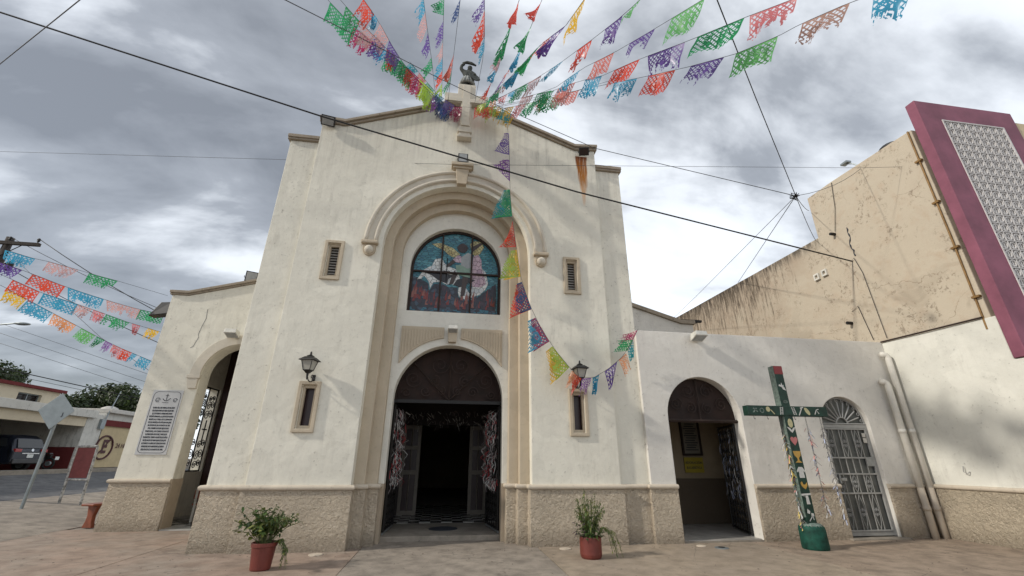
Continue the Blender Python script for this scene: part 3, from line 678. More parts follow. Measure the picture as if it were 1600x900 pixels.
def scroll_gate(hinge, length, ang, z0, z1, parent, name='gate'):
    """leaf that swings about the hinge; ang = direction of the leaf in plan"""
    dx, dy = cos(ang), sin(ang)
    def L(a, z, off=0): return (hinge[0]+dx*a-dy*off, hinge[1]+dy*a+dx*off, z)
    m = MB()
    for a in (0.02, length-.02): m.bar(L(a, z0), L(a, z1), .045)
    for z in (z0+.03, z0+(z1-z0)*.36, z1-.03): m.bar(L(0, z), L(length, z), .04)
    gt = m.build(name, 'iron', parent)
    n = max(3, int(length/.2))
    for k in range(1, n): MB().bar(L(length*k/n, z0), L(length*k/n, z1), .018).build('gate_bar', 'iron', gt)
    s_ = MB()
    for k in range(n):
        for zc in (z0+.25, z0+.62, z0+(z1-z0)*.5, z0+(z1-z0)*.68, z0+(z1-z0)*.86):
            pts = spiral((0, 0, 0), .085, 1.6, (k % 2)*pi, 18, 1 if k % 2 else -1)
            s_.tube([L(length*(k+.5)/n+p[0], zc+p[2]) for p in pts], .008, 4)
            s_.tube([L(length*(k+.5)/n+p[0]*.9, zc+.17-p[2]*.9) for p in pts], .008, 4)
    s_.build('gate_scrolls', 'iron', gt)['kind'] = 'stuff'
    MB().bar(L(0, z0-.03), L(length, z0-.03), .035).build('bottom_rail', 'grey_metal', gt)
    return L
LG = scroll_gate((-1.325, 1.13), 1.36, radians(86.5), .16, 3.0, church)
RG = scroll_gate((1.325, 1.13), 1.36, radians(97), .16, 3.0, church)
# nave floor with black and white tiles near the door
MB().box(-3.84, 3.84, 1.5, 19, -.04, 0.088).build('nave_floor', 'sill_concrete', church)
flo = church
me_w = None
tiles = {}
for i in range(14):
    for j in range(16):
        x = -2.1+i*.3; y = 3.2+j*.3; k = 'white_tile' if (i+j) % 2 else 'black_tile'
        if k not in tiles:
            me = bpy.data.meshes.new('floor_tile'); mm = MB().box(.003, .297, .003, .297, 0, .012); me.from_pydata(mm.v, [], mm.f); me.materials.append(MATS[k]); tiles[k] = me
        o = link('floor_tile', tiles[k], None, church, loc=(x, y, .089))
MB().lathe([(.36, 0), (.36, .012)], (0.05, 2.1, .089), 24).build('doormat', 'ink')
tag(bpy.data.objects['doormat'], 'dark round mat on the floor inside the main doorway', 'mat')
# vestibule screens behind the gates
for s in (-1, 1):
    x0, x1 = sorted((s*.80, s*1.38))
    vs0 = wall('vestibule_screen', rect(x0, x1, .10, 2.75), [rect(x0+.10, x1-.10, .22, 1.25), rect(x0+.10, x1-.10, 1.38, 2.0), rect(x0+.1, x1-.1, 2.12, 2.63)], 5.0, 5.08, 'shaded_screen_wood', church)
    for a, c in ((.22, 1.25), (1.38, 2.0), (2.12, 2.63)):
        MB().box(x0+.10, x1-.10, 5.03, 5.05, a, c).build('pane', 'window_dark', vs0)
        MB().bar(((x0+x1)/2, 5.0, a), ((x0+x1)/2, 5.0, c), .03).build('muntin', 'shaded_screen_wood', vs0)
    MB().box(*sorted((s*1.39, s*3.84)), 5.02, 5.1, .09, 4.2).build('vestibule_wall', 'deep_shaded_wood', church)
MB().box(-1.4, 1.4, 5.02, 5.1, 2.78, 4.2).build('vestibule_header', 'deep_shaded_wood', church)

# ------------------------------------------------------------------ left aisle
aisle = thing('side_aisle', 'lower cream side aisle with sloping top and arched doorway, left of the church front', 'building', (-6.6, 3.2, 0))
ay = 3.2; acx, ahw, azs = -6.10, 0.92, 3.9
out = [(-8.4, 0), (-7.02, 0)] + list(reversed(arch_loop(acx, ahw, 0, azs)))[1:-1] + [(acx+ahw, 0), (-4.78, 0), (-4.78, 7.17), (-7.95, 6.27), (-8.4, 6.27)]
wall('front_wall', out, [], ay, ay+.5, 'cream_plaster', aisle, bevel=0.015)
gp2 = [(-8.46, 6.275), (-7.95, 6.275), (-4.79, 7.175)]
a, b_ = offset_strip(gp2, 0, .05); MB().strip(a, b_, ay-.04, ay+.5).build('coping', 'coping', aisle, bevel=.01)
a, b_ = offset_strip(gp2, .05, .13); MB().strip(a, b_, ay-.09, ay+.52).build('coping', 'coping', aisle, bevel=.01)
plinth([(-8.4, 12), (-8.4, ay), (-7.02, ay)], aisle)
MB().box(-7.022, -7.0, ay+.01, ay+.49, 0, 1.19).build('dado', 'dado_paint', aisle)
# archivolt with an impost bracket
MB().strip(arc(acx, azs, .925, 0, pi, 30), arc(acx, azs, 1.20, 0, pi, 30), ay-.06, ay).build('archivolt', 'trim_light', aisle, bevel=.012)
MB().box(-7.34, -6.99, ay-.10, ay, 3.80, 3.90).prism([(-7.26, 3.52), (-7.04, 3.52), (-7.04, 3.80), (-7.32, 3.80)], ay-.075, ay).build('impost', 'trim_light', aisle, bevel=.012)
# side wall with a barred opening to the street, back, roof, floor
wall('side_wall', [(ay+.505, 0), (16, 0), (16, 6.1), (ay+.505, 6.1)], [rect(4.75, 6.60, 1.30, 3.95)], -8.38, -7.98, 'cream_plaster', aisle, axis='x')
MB().box(-8.38, -4.8, 16.0, 16.3, 0, 6.1).build('back_wall', 'cream_plaster', aisle)
MB().add([(-8.4, 3.71, 6.1), (-4.8, 3.71, 6.95), (-4.8, 16.3, 6.95), (-8.4, 16.3, 6.1), (-8.4, 3.71, 6.2), (-4.8, 3.71, 7.05), (-4.8, 16.3, 7.05), (-8.4, 16.3, 6.2)], [(0, 1, 2, 3), (7, 6, 5, 4), (0, 4, 5, 1), (1, 5, 6, 2), (2, 6, 7, 3), (3, 7, 4, 0)]).build('roof', 'coping', aisle)
MB().box(-7.97, -4.8, 3.2, 16, -.03, .03).build('floor', 'white_tile', aisle)
for i in range(6):
    for j in range(5):
        if (i+j) % 2: MB().box(-7.9+i*.4, -7.5+i*.4, 3.75+j*.4, 4.15+j*.4, .031, .036).build('floor_tile', 'black_tile', aisle)
MB().box(-5.0, -4.8, 3.71, 16, 0, 6.95).build('inner_wall', 'shaded_wood', aisle)
MB().box(-7.97, -5.0, 6.68, 6.85, 0, 6).build('partition', 'shaded_wood', aisle)
gm = MB()
X = -8.05
def sp(c, r, tn, a, s): return [(X, c[0]+p[0], c[1]+p[2]) for p in spiral((0, 0, 0), r, tn, a, 22, s)]
gr = MB()
for y in (4.78, 5.38, 5.98, 6.57): gr.bar((X, y, 1.30), (X, y, 3.95), .035)
for z in (1.32, 3.93): gr.bar((X, 4.76, z), (X, 6.59, z), .035)
grl = gr.build('window_grille', 'iron', aisle)
for yc in (5.08, 5.68, 6.28):
    for zc, r in ((1.5, .13), (1.78, .17), (2.12, .13), (3.05, .16), (3.36, .15), (3.58, .1)):
        MB().tube(sp((yc-.1, zc), r, 1.7, 0, 1), .014, 5).tube(sp((yc+.12, zc+.05), r*.9, 1.7, pi, -1), .014, 5).build('scroll', 'iron', grl)
    MB().bar((X, yc, 2.2), (X, yc, 2.9), .03).bar((X, yc-.15, 2.6), (X, yc+.15, 2.6), .03).build('cross_bar', 'iron', grl)
# bench inside
def bench(loc, rz, label, mat, mat2):
    t = thing('bench', label, 'bench')
    MB().box(-.75, .75, -.2, .2, .42, .47).build('seat', mat, t, bevel=.01)
    MB().box(-.75, .75, .17, .2, .58, .82).build('backrest', mat, t, bevel=.01)
    for s in (-1, 1):
        MB().prism([(-.2, 0), (-.12, 0), (-.08, .2), (.1, .2), (.14, 0), (.22, 0), (.2, .42), (.24, .84), (.18, .84), (.14, .47), (-.2, .42)], s*.68-.03, s*.68+.03, axis='x').build('bench_end', mat2, t, bevel=.006)
    t.location = loc; t.rotation_euler = (0, 0, rz); return t
bench((-6.35, 4.9, .03), radians(185), 'dark red wooden pew with white ends inside the left arched doorway', 'wood_red', 'wood_white')
# bench standing by the outer corner of the aisle
ob = thing('bench', 'low reddish brown bench beside the left corner of the side aisle', 'bench')
MB().box(-.62, .62, -.19, .19, .52, .575).build('seat', 'wood_red', ob, bevel=.012)
for s in (-1, 1):
    MB().prism([(-.15, 0), (.15, 0), (.10, .14), (.085, .28), (.15, .52), (-.15, .52), (-.085, .28), (-.10, .14)], s*.42-.05, s*.42+.05, axis='x').build('leg', 'wood_red', ob, bevel=.012)
ob.location = (-8.98, 4.35, 0); ob.rotation_euler = (0, 0, radians(72))

# plaque with inscription
pq = thing('stone_plaque', 'grey inscribed plaque with rounded border on the left aisle wall', 'plaque', (-7.74, 3.2, 1.8))
px0, px1, pz0, pz1 = -8.09, -7.33, 1.78, 3.46
MB().box(px0, px1, ay-.025, ay, pz0, pz1).build('slab', 'plaque_tile', pq, bevel=.004)
def rrect(x0, x1, z0, z1, r, n=6):
    p = []
    for cx, cz, a in ((x1-r, z1-r, 0), (x0+r, z1-r, pi/2), (x0+r, z0+r, pi), (x1-r, z0+r, 3*pi/2)): p += arc(cx, cz, r, a, a+pi/2, n)
    return p
b0 = rrect(px0+.035, px1-.035, pz0+.04, pz1-.04, .12); b1 = rrect(px0+.047, px1-.047, pz0+.052, pz1-.052, .108)
m = MB(); n = len(b0)
m.add([(x, ay-.0275, z) for x, z in b0]+[(x, ay-.0275, z) for x, z in b1], [(i, (i+1) % n, n+(i+1) % n, n+i) for i in range(n)]); m.build('border', 'ink', pq, recalc=False)
lines = ['EN ESTA VILLA DEL PUEBLO, UN DIA ANTES', 'DE LOS DIAS DE FIESTA DEL PUEBLO DE QUE TIENE', 'P.J.C. SE CELEBRO LA PRIMERA MISA EN ESTE', 'RECINTO MARIANO, LA QUE FUE EN HONOR', 'MUNTO A LA CAPILLA DE LA EXPIACION', 'DE LOS ANGELES A SU PATRONA SAN JOSE', 'EN QUE DIA DEL DIA 10 DE MAYO DE 1948', '  POR COMISION DE SUS HIJOS DE SU', 'PARROQUIA, LOS CUALES CON SU FE', 'LA PARROQUIA DE SU PAIS, Y ANTE SU FE', 'DURANTE EL TIEMPO DE MAYOR DE AÑOS', 'SUS DE SALON DE PARROQUIA DE SAN JOSE', 'SE CUMPLIO 50 AÑOS DE CORAZON DE SU', 'BENDICION, EN SU ANIVERSARIO, SE DEDICA', 'ESTA PLACA EL 8 DE MAYO DE 1998.']
for i, tx in enumerate(lines):
    put_text('inscription', tx, .058, 'ink', facing_front((px0+px1)/2, ay-.0275, 2.98-i*.0765), pq, bold=.0022, sx=.60/max(.1, len(tx)*.0335))
for cx, cz, r in ((px0+.17, 3.19, .055), (px1-.15, 3.19, .05)): MB().tube([(x, ay-.027, z) for x, z in arc(cx, cz, r, 0, 1.7*pi, 16)], .007, 4).tube([(x, ay-.027, z) for x, z in arc(cx, cz, r*.5, pi, 2.4*pi, 10)], .006, 4).build('emblem', 'ink', pq)
cx = (px0+px1)/2
MB().tube([(cx, ay-.027, 3.16), (cx, ay-.027, 3.36)], .008, 4).tube([(cx-.04, ay-.027, 3.31), (cx+.04, ay-.027, 3.31)], .007, 4).tube([(cx-.09, ay-.027, 3.22), (cx-.03, ay-.027, 3.17), (cx+.03, ay-.027, 3.17), (cx+.10, ay-.027, 3.24)], .009, 4).tube([(cx-.08, ay-.027, 3.12), (cx+.07, ay-.027, 3.12)], .006, 4).build('emblem', 'ink', pq)

MB().tube([(-7.33, 3.199, 5.86), (-7.30, 3.199, 5.58), (-7.36, 3.199, 5.30), (-7.39, 3.199, 5.08), (-7.36, 3.199, 5.0), (-7.44, 3.199, 4.72), (-7.50, 3.199, 4.68)], .006, 4).build('wall_crack', 'ink', aisle)
# ------------------------------------------------------------------ right aisle behind the annex
ra = thing('side_aisle', 'sloping top of the right side aisle rising behind the annex parapet', 'building', (6.6, 3.2, 0))
MB().prism([(4.78, 0), (8.4, 0), (8.4, 6.17), (7.95, 6.17), (4.78, 7.13)], 3.2, 3.6).build('front_wall', 'white_plaster', ra)
a, b_ = offset_strip([(4.79, 7.135), (7.95, 6.175), (8.46, 6.175)], 0, .14); MB().strip(a, b_, 3.11, 3.62).build('coping', 'coping', ra, bevel=.01)
MB().add([(4.8, 3.61, 0), (8.38, 3.61, 0), (8.38, 16, 0), (4.8, 16, 0), (4.8, 3.61, 7.0), (8.38, 3.61, 6.1), (8.38, 16, 6.1), (4.8, 16, 7.0)], [(0, 3, 2, 1), (4, 5, 6, 7), (0, 1, 5, 4), (1, 2, 6, 5), (2, 3, 7, 6), (3, 0, 4, 7)]).build('body', 'coping', ra)
MB().box(7.7, 8.9, 3.4, 3.5, 6.35, 6.43).box(7.9, 8.0, 3.4, 3.5, 6.31, 6.36).box(8.6, 8.7, 3.4, 3.5, 6.31, 6.36).build('roof_rail', 'iron', ra)

# ------------------------------------------------------------------ annex on the right
annex = thing('annex', 'low flat-topped white annex with arched doorway and barred door, right of the church', 'building', (8.4, 0, 0))
gcx, ghw, gzs = 6.34, 0.985, 2.72
dcx, dhw, dzs = 10.28, 0.69, 2.62
out = [(4.735, 0), (gcx-ghw, 0)] + list(reversed(arch_loop(gcx, ghw, 0, gzs)))[1:-1] + [(gcx+ghw, 0), (dcx-dhw, 0)] + list(reversed(arch_loop(dcx, dhw, 0, dzs)))[1:-1] + [(dcx+dhw, 0), (12.14, 0), (12.14, 4.88), (4.735, 4.88)]
wall('front_wall', out, [], 0.0, 0.38, 'white_plaster', annex, bevel=.015)
plinth([(4.735, .20), (4.735, 0), (gcx-ghw, 0)], annex); plinth([(gcx+ghw, 0), (dcx-dhw, 0)], annex); plinth([(dcx+dhw, 0), (12.1, 0)], annex)
MB().box(4.78, 12.1, .385, 3.1, 4.55, 4.75).build('roof', 'coping', annex)
MB().box(4.78, 12.1, 2.75, 3.05, 0, 4.55).build('back_wall', 'shaded_room_cream', annex)
MB().box(4.785, 4.95, .39, 2.74, 0, 4.55).build('side_wall', 'shaded_room_cream', annex)
MB().box(8.6, 8.8, .39, 2.74, 0, 4.55).build('partition', 'shaded_room_cream', annex)
MB().box(4.96, 8.59, 2.70, 2.745, 0, 1.22).build('dado', 'shaded_dado', annex)
MB().box(4.8, 12.1, -.0, 2.74, -.05, .03).build('floor', 'sill_concrete', annex)
for i in range(7):
    for j in range(5):
        MB().box(5.0+i*.5+.006, 5.5+i*.5-.006, .06+j*.5+.006, .56+j*.5-.006, .028, .046).build('floor_tile', 'grey_tile', annex)
# tympanum of the arched doorway
MB().prism(arch_loop(gcx, ghw-.004, 2.66, gzs, 22), .27, .30).build('tympanum_panel', 'tympanum_panel', annex)
tg = MB().bar((gcx-ghw, .2, 2.64), (gcx+ghw, .2, 2.64), .06)
for s in (-1, 1):
    for c, r, a in (((gcx+s*.25, .22, 3.38), .19, 0), ((gcx+s*.62, .22, 3.05), .17, 1), ((gcx+s*.22, .22, 2.95), .15, 2)): tg.tube(spiral(c, r, 1.8, a, 24, s), .012, 5)
tg.bar((gcx, .22, 2.66), (gcx, .22, 3.7), .03).build('tympanum_grille', 'rusty_iron', annex)
AG = scroll_gate((gcx+ghw-.03, .33), 1.5, radians(72), .07, 2.6, annex)
scroll_gate((gcx-ghw+.03, .33), .9, radians(112), .07, 2.6, annex)
# notice and yellow sign on the back wall
nb = thing('framed_notice', 'dark framed notice with lines of text inside the annex doorway', 'notice', (7.42, 2.7, 1.85))
wall('frame', rect(7.09, 7.73, 1.85, 2.92), [rect(7.15, 7.67, 1.91, 2.86)], 2.66, 2.70, 'rusty_iron', nb)
MB().box(7.14, 7.68, 2.683, 2.697, 1.9, 2.87).build('sheet', 'paper_white', nb)
for i in range(12): MB().box(7.20+.03*(i % 3), 7.62-.04*((i*5) % 3), 2.679, 2.683, 2.0+i*.068, 2.03+i*.068).build('text_line', 'ink', nb)
ys = thing('yellow_sign', 'yellow lettered sign under the framed notice inside the annex', 'sign', (7.4, 2.7, 1.38))
MB().box(7.10, 7.70, 2.675, 2.69, 1.38, 1.80).build('board', 'yellow_sign', ys)
put_text('lettering', 'ADORACIÓN', .095, 'ink', facing_front(7.4, 2.674, 1.65), ys, bold=.002, sx=.95)
put_text('lettering', 'EUCARÍSTICA', .095, 'ink', facing_front(7.4, 2.674, 1.51), ys, bold=.002, sx=.85)
# grille door
gd = thing('grille_door', 'white metal screen door with scrollwork and fanlight at the right end of the annex', 'door', (dcx, .1, 0))
fx0, fx1, fz0, fz1 = dcx-dhw+.005, dcx+dhw-.005, .05, 2.60
wall('door_frame', rect(fx0, fx1, fz0, fz1), [rect(fx0+.065, fx1-.065, fz0+.09, fz1-.08)], .10, .16, 'white_metal', gd, bevel=.006)
wall('leaf_frame', rect(fx0+.07, fx1-.07, fz0+.095, fz1-.085), [rect(fx0+.11, fx1-.11, fz0+.13, fz1-.12)], .085, .125, 'white_metal', gd, bevel=.005)
gx0, gx1, gz0, gz1 = fx0+.11, fx1-.11, fz0+.13, fz1-.12
for z in (gz0+.80, gz0+1.24, gz0+1.62): MB().box(gx0, gx1, .088, .115, z-.018, z+.018).build('rail', 'white_metal', gd)
cols = [gx0+(gx1-gx0)*k/6 for k in range(1, 6)]
for x in cols: MB().box(x-.008, x+.008, .094, .11, gz0, gz1).build('bar', 'white_metal', gd)
for ci in (0, 2, 4):
    xc = gx0+(gx1-gx0)*(ci+.5)/6
    for za, zb in ((gz0, gz0+.78), (gz0+.82, gz0+1.22), (gz0+1.64, gz1)):
        m = MB(); zm = (za+zb)/2; hh = (zb-za)/2
        for s in (-1, 1):
            m.tube([(xc+s*.07*sin(pi*t/10)*(1 if t < 5 else 1), .1, zm+s*0+hh*(-1+t/5*1.0)*1.0) for t in range(0, 11)], .006, 4)
            m.tube(spiral((xc+s*.03, .1, zm+.04), .042, 1.5, pi/2, 14, s), .006, 4).tube(spiral((xc+s*.03, .1, zm-.06), .038, 1.5, -pi/2, 14, -s), .006, 4)
        m.build('scroll', 'white_metal', gd)
MB().box(gx0-.02, gx1+.02, .14, .15, gz0-.02, gz1+.02).build('screen', 'screen_glass', gd)
MB().box(fx0+.15, fx0+.33, .05, .10, 1.26, 1.33).box(fx0+.13, fx0+.17, .05, .1, 1.2, 1.42).build('handle', 'grey_metal', gd, bevel=.006)
MB().box(gx1-.20, gx1, .08, .09, gz0+1.42, gz0+1.62).build('lock_plate', 'grey_metal', gd)
MB().box(gx1-.12, gx1-.02, .078, .086, gz1-.32, gz1-.2).box(gx1-.12, gx1-.03, .078, .086, gz1-.18, gz1-.08).build('sticker', 'wood_white', gd)
fl = MB().tube([(x, .12, z) for x, z in arc(dcx, dzs, dhw-.03, 0, pi, 28)], .018, 5).tube([(x, .12, z) for x, z in arc(dcx, dzs, .17, 0, pi, 16)], .018, 5)
fl.bar((fx0, .12, dzs+.005), (fx1, .12, dzs+.005), .035)
fan = fl.build('fanlight', 'white_metal', gd)
for k in range(1, 10):
    a = pi*k/10; MB().bar((dcx+.17*cos(a), .12, dzs+.17*sin(a)), (dcx+.56*cos(a), .12, dzs+.56*sin(a)), .026).build('ray_bar', 'white_metal', fan)
for k in range(11):
    a = pi*(k+.5)/11; c = (dcx+.60*cos(a), .12, dzs+.60*sin(a)); MB().tube(spiral(c, .055, 1.3, a, 14), .009, 4).build('curl', 'white_metal', fan)
MB().prism(arch_loop(dcx, dhw-.01, dzs, dzs, 20), .17, .18).build('fanlight_pane', 'screen_glass', gd)
MB().box(dcx-.8, dcx+.8, -.16, .0, -.03, .035).build('door_step', 'sill_concrete', annex, bevel=.012)
MB().box(dcx-dhw, dcx+dhw, .2, .37, 0, dzs+dhw).build('door_backing', 'cavity_shade', annex)
# drain pipes
def drain(x, y, ztop, label):
    t = thing('drain_pipe', label, 'pipe', (x, y, 0))
    MB().tube([(x, y, -.02), (x, y, 1.12)], .075, 12).build('lower_pipe', 'pvc_tan', t, smooth=True)
    MB().tube([(x, y, 1.12), (x, y, ztop-.1), (x-.01, y+.01, ztop-.04), (x-.05, y+.03, ztop), (x-.14, y+.05, ztop+.01)], .076, 12).build('upper_pipe', 'pvc', t, smooth=True)
    for z in (.6, 2.4): MB().tube([(x, y, z), (x, y, z+.1)], .086, 12).build('sleeve', 'pvc_tan' if z < 1 else 'pvc', t, smooth=True)
drain(12.0, -.16, 4.48, 'taller white drain pipe in the corner of the annex and side wall')
drain(11.73, -.15, 3.72, 'shorter white drain pipe left of the taller one at the annex corner')

# ------------------------------------------------------------------ side wall and neighbour on the right
sw = thing('side_wall', 'white wall with tan base at right, dappled by flag shadows', 'wall', (12.2, -3, 0))
MB().prism([(0.38, -.05), (0.38, 4.86), (-2.72, 4.80), (-2.72, 3.80), (-14, 3.80), (-14, -.05)], 12.145, 12.45, axis='x').build('wall_face', 'side_plaster', sw, bevel=.015)
plinth([(12.145, -.05), (12.145, -14)], sw, 'rough_stucco_light')
MB().tube([(12.12, .0, 4.88), (12.11, -1.3, 4.85), (12.12, -2.5, 4.83)], .022, 5).build('edge_pipe', 'rusty_iron', sw)
MB().tube([(12.1, -1.0, 1.62), (12.06, -1.0, 1.5), (12.08, -1.06, 1.46), (12.13, -1.08, 1.5)], .01, 5).build('hook', 'white_metal', sw)
nbh = thing('neighbour_building', 'tall stained beige blank-walled building behind the white side wall', 'building', (14, 2, 0))
MB().prism([(-2.62, 3.0), (-2.62, 10.22), (0.0, 10.36), (1.0, 10.36), (1.02, 8.80), (14, 9.1), (14, 3.0)], 12.17, 17.5, axis='x').build('wall', 'beige_wall', nbh, bevel=.02)
MB().tube([(12.15, -2.48, 4.55), (12.13, -2.54, 7), (12.13, -2.56, 10.2)], .022, 8).build('conduit', 'conduit', nbh)
for z in (5.3, 6.6, 7.9, 9.2): MB().box(12.09, 12.17, -2.62, -2.46, z, z+.05).build('conduit_clip', 'conduit', nbh)
for (y, z) in ((1.44, 7.52), (1.12, 7.54)): 
    wall('vent', rect(y-.10, y+.10, z-.11, z+.11), [rect(y-.055, y+.055, z-.06, z+.06)], 12.10, 12.17, 'pvc', nbh, axis='x')
for (y, z) in ((.73, 5.67), (.4, 8.6)): MB().tube([(12.0, y, z), (12.18, y, z)], .05, 10).build('pipe_stub', 'iron', nbh)
for pts in ([(12.15, -.04, 10.3), (12.14, .1, 9.4), (12.14, .34, 8.66)], [(12.14, .1, 7.5), (12.13, .0, 7.55), (12.13, -.12, 7.0), (12.13, -.2, 4.95)], [(12.15, .6, 6.0), (12.14, .35, 6.1), (12.14, .2, 5.0)]):
    MB().tube(pts, .008, 5).build('wall_cable', 'cable', nbh)
rk = random.Random(4); MB().tube([(12.172, -.02+rk.uniform(-.05, .05), 8.6-k*.09) for k in range(12)], lambda u: .012+.018*abs(sin(u*17)), 5).build('wall_crack', 'ink', nbh)
MB().box(15.36, 22, -2.95, 6, 3, 10.62).build('far_block', 'far_cream', nbh)
# dish and camera bracket on the roof
di = thing('satellite_dish', 'dark satellite dish peeping over the beige roof edge', 'dish', (13.0, -1.6, 10.3))
MB().lathe([(.02, 0), (.14, .02), (.26, .07), (.30, .11), (.29, .12), (.25, .085), (.13, .035), (.02, .02)], (0, 0, 0), 18).build('bowl', 'black_plastic', di, smooth=True)
bpy.data.objects['bowl'].parent = di; bpy.data.objects['bowl'].matrix_parent_inverse = Matrix(); bpy.data.objects['bowl'].rotation_euler = (radians(70), 0, radians(-60)); bpy.data.objects['bowl'].location = (-.15, .05, .16)
MB().tube([(13.0, -1.6, 10.25), (13.0, -1.6, 10.4), (12.9, -1.58, 10.42)], .025, 6).build('mast', 'black_plastic', di)
ac = thing('antenna_arm', 'small metal aerial arm on the beige roof edge', 'antenna', (12.3, -.9, 10.35))
MB().tube([(12.3, -.95, 10.3), (12.25, -.8, 10.5), (12.22, -.62, 10.62)], .022, 5).build('arm', 'galvanised', ac)
MB().box(12.12, 12.3, -.75, -.52, 10.6, 10.66).build('head', 'galvanised', ac)
# maroon fin with pierced blocks
fin = thing('maroon_fin', 'tall maroon frame wall filled with pierced white screen blocks at upper right', 'wall', (13.7, -2.9, 3.8))
wall('frame', rect(12.12, 15.32, 3.82, 10.92), [rect(12.80, 14.76, 4.2, 10.30)], -2.98, -2.735, 'maroon_fin', fin, bevel=.015)
MB().box(12.75, 14.8, -2.73, -2.65, 4.1, 10.35).build('backing', 'cavity_shade', fin)  # dark sheet painted as the shade behind the pierced blocks
bm_ = MB(); S = .2425
def add_ring(m, r0, r1, y0, y1, n, ph=0, cx=0, cz=0):
    a = [(cx+r0*cos(2*pi*k/n+ph), cz+r0*sin(2*pi*k/n+ph)) for k in range(n+1)]; b = [(cx+r1*cos(2*pi*k/n+ph), cz+r1*sin(2*pi*k/n+ph)) for k in range(n+1)]
    m.strip(a, b, y0, y1)
add_ring(bm_, .075, .098, -.05, .05, 8, pi/8)
h = S/2-.002
for x0, x1, z0, z1 in ((-h, h, h-.012, h), (-h, h, -h, -h+.012), (-h, -h+.012, -h+.012, h-.012), (h-.012, h, -h+.012, h-.012)): bm_.box(x0, x1, -.055, .055, z0, z1)
bm_.box(-.014, .014, -.04, .04, -.082, .082)
bme = bpy.data.meshes.new('screen_block'); bme.from_pydata(bm_.v, [], bm_.f)
bb = bmesh.new(); bb.from_mesh(bme); bmesh.ops.recalc_face_normals(bb, faces=bb.faces); bb.to_mesh(bme); bb.free(); bme.materials.append(MATS['screen_block'])
for i in range(8):
    for j in range(25):
        link('screen_block', bme, None, fin, loc=(12.802+S*(i+.5), -2.93, 10.30-S*(j+.5)))
wall('screen_border', rect(12.77, 14.79, 4.17, 10.33), [rect(12.802, 14.742, 4.237, 10.298)], -2.995, -2.945, 'screen_block', fin)

# ------------------------------------------------------------------ floodlights and lamps
def floodlight(loc, yaw, tilt, label, w=.30, h=.22, mat='black_plastic', lens='lamp_lens'):
    t = thing('floodlight', label, 'floodlight', group='floodlights on the church')
    MB().box(-w/2, w/2, -.05, .05, -h/2, h/2).build('housing', mat, t, bevel=.012)
    MB().box(-w/2+.03, w/2-.03, -.058, -.05, -h/2+.03, h/2-.03).build('lens', lens, t)
    MB().tube([(-w/2-.02, 0, 0), (-w/2-.02, .12, -.02), (w/2+.02, .12, -.02), (w/2+.02, 0, 0)], .012, 5).build('bracket', mat, t)
    t.location = loc; t.rotation_euler = (radians(tilt), 0, radians(yaw)); return t
floodlight((-3.80, -.18, 10.50), 12, 40, 'black floodlight at the left corner of the gable', .36, .28)
floodlight((3.60, -.20, 10.36), -14, 38, 'black floodlight with rust streak below at the right corner of the gable', .30, .24, lens='rusty_iron')
floodlight((0.0, -.12, 9.70), 0, -6, 'black floodlight standing on the keystone of the big arch', .28, .34)
floodlight((-6.35, 3.22, 7.0), 25, 8, 'small floodlight on the sloping top of the left aisle', .34, .34)
def box_lamp(loc, yaw, label):
    t = thing('box_lamp', label, 'lamp', group='white box lamps over the doorways')
    MB().add([(-.17, -.30, .02), (.17, -.30, .02), (.17, 0, -.08), (-.17, 0, -.08), (-.15, -.28, .14), (.15, -.28, .14), (.15, 0, .12), (-.15, 0, .12)], [(0, 3, 2, 1), (4, 5, 6, 7), (0, 1, 5, 4), (1, 2, 6, 5), (2, 3, 7, 6), (3, 0, 4, 7)]).build('housing', 'white_plastic', t, bevel=.01)
    MB().add([(-.14, -.27, .004), (.14, -.27, .004), (.14, -.04, -.072), (-.14, -.04, -.072), (-.14, -.27, .012), (.14, -.27, .012), (.14, -.04, -.064), (-.14, -.04, -.064)], [(0, 3, 2, 1), (4, 5, 6, 7), (0, 1, 5, 4), (1, 2, 6, 5), (2, 3, 7, 6), (3, 0, 4, 7)]).build('lens', 'lamp_lens', t)
    MB().box(-.05, .05, 0, .12, -.03, .07).build('bracket', 'white_plastic', t)
    t.location = loc; t.rotation_euler = (0, 0, radians(yaw)); return t
box_lamp((6.36, -.10, 4.70), 0, 'white box lamp on the annex wall above its arched doorway')
box_lamp((-6.36, 3.08, 5.06), 0, 'white box lamp above the left aisle archway')
box_lamp((0.0, .58, 4.80), 0, 'white box lamp on the keystone above the main door').scale = (.75, .6, .75)
sp_ = thing('loudspeaker', 'black horn loudspeaker on the outer corner of the left aisle', 'speaker', (-8.5, 3.4, 5.9))
MB().add([(-8.95, 3.3, 5.62), (-8.42, 3.25, 5.70), (-8.42, 3.6, 5.70), (-8.95, 3.6, 5.62), (-8.72, 3.32, 6.06), (-8.42, 3.3, 6.08), (-8.42, 3.6, 6.08), (-8.72, 3.6, 6.06)], [(0, 3, 2, 1), (4, 5, 6, 7), (0, 1, 5, 4), (1, 2, 6, 5), (2, 3, 7, 6), (3, 0, 4, 7)]).build('horn', 'black_plastic', sp_, bevel=.015)
MB().box(-8.5, -8.38, 3.4, 3.5, 5.8, 5.95).build('mount', 'iron', sp_)

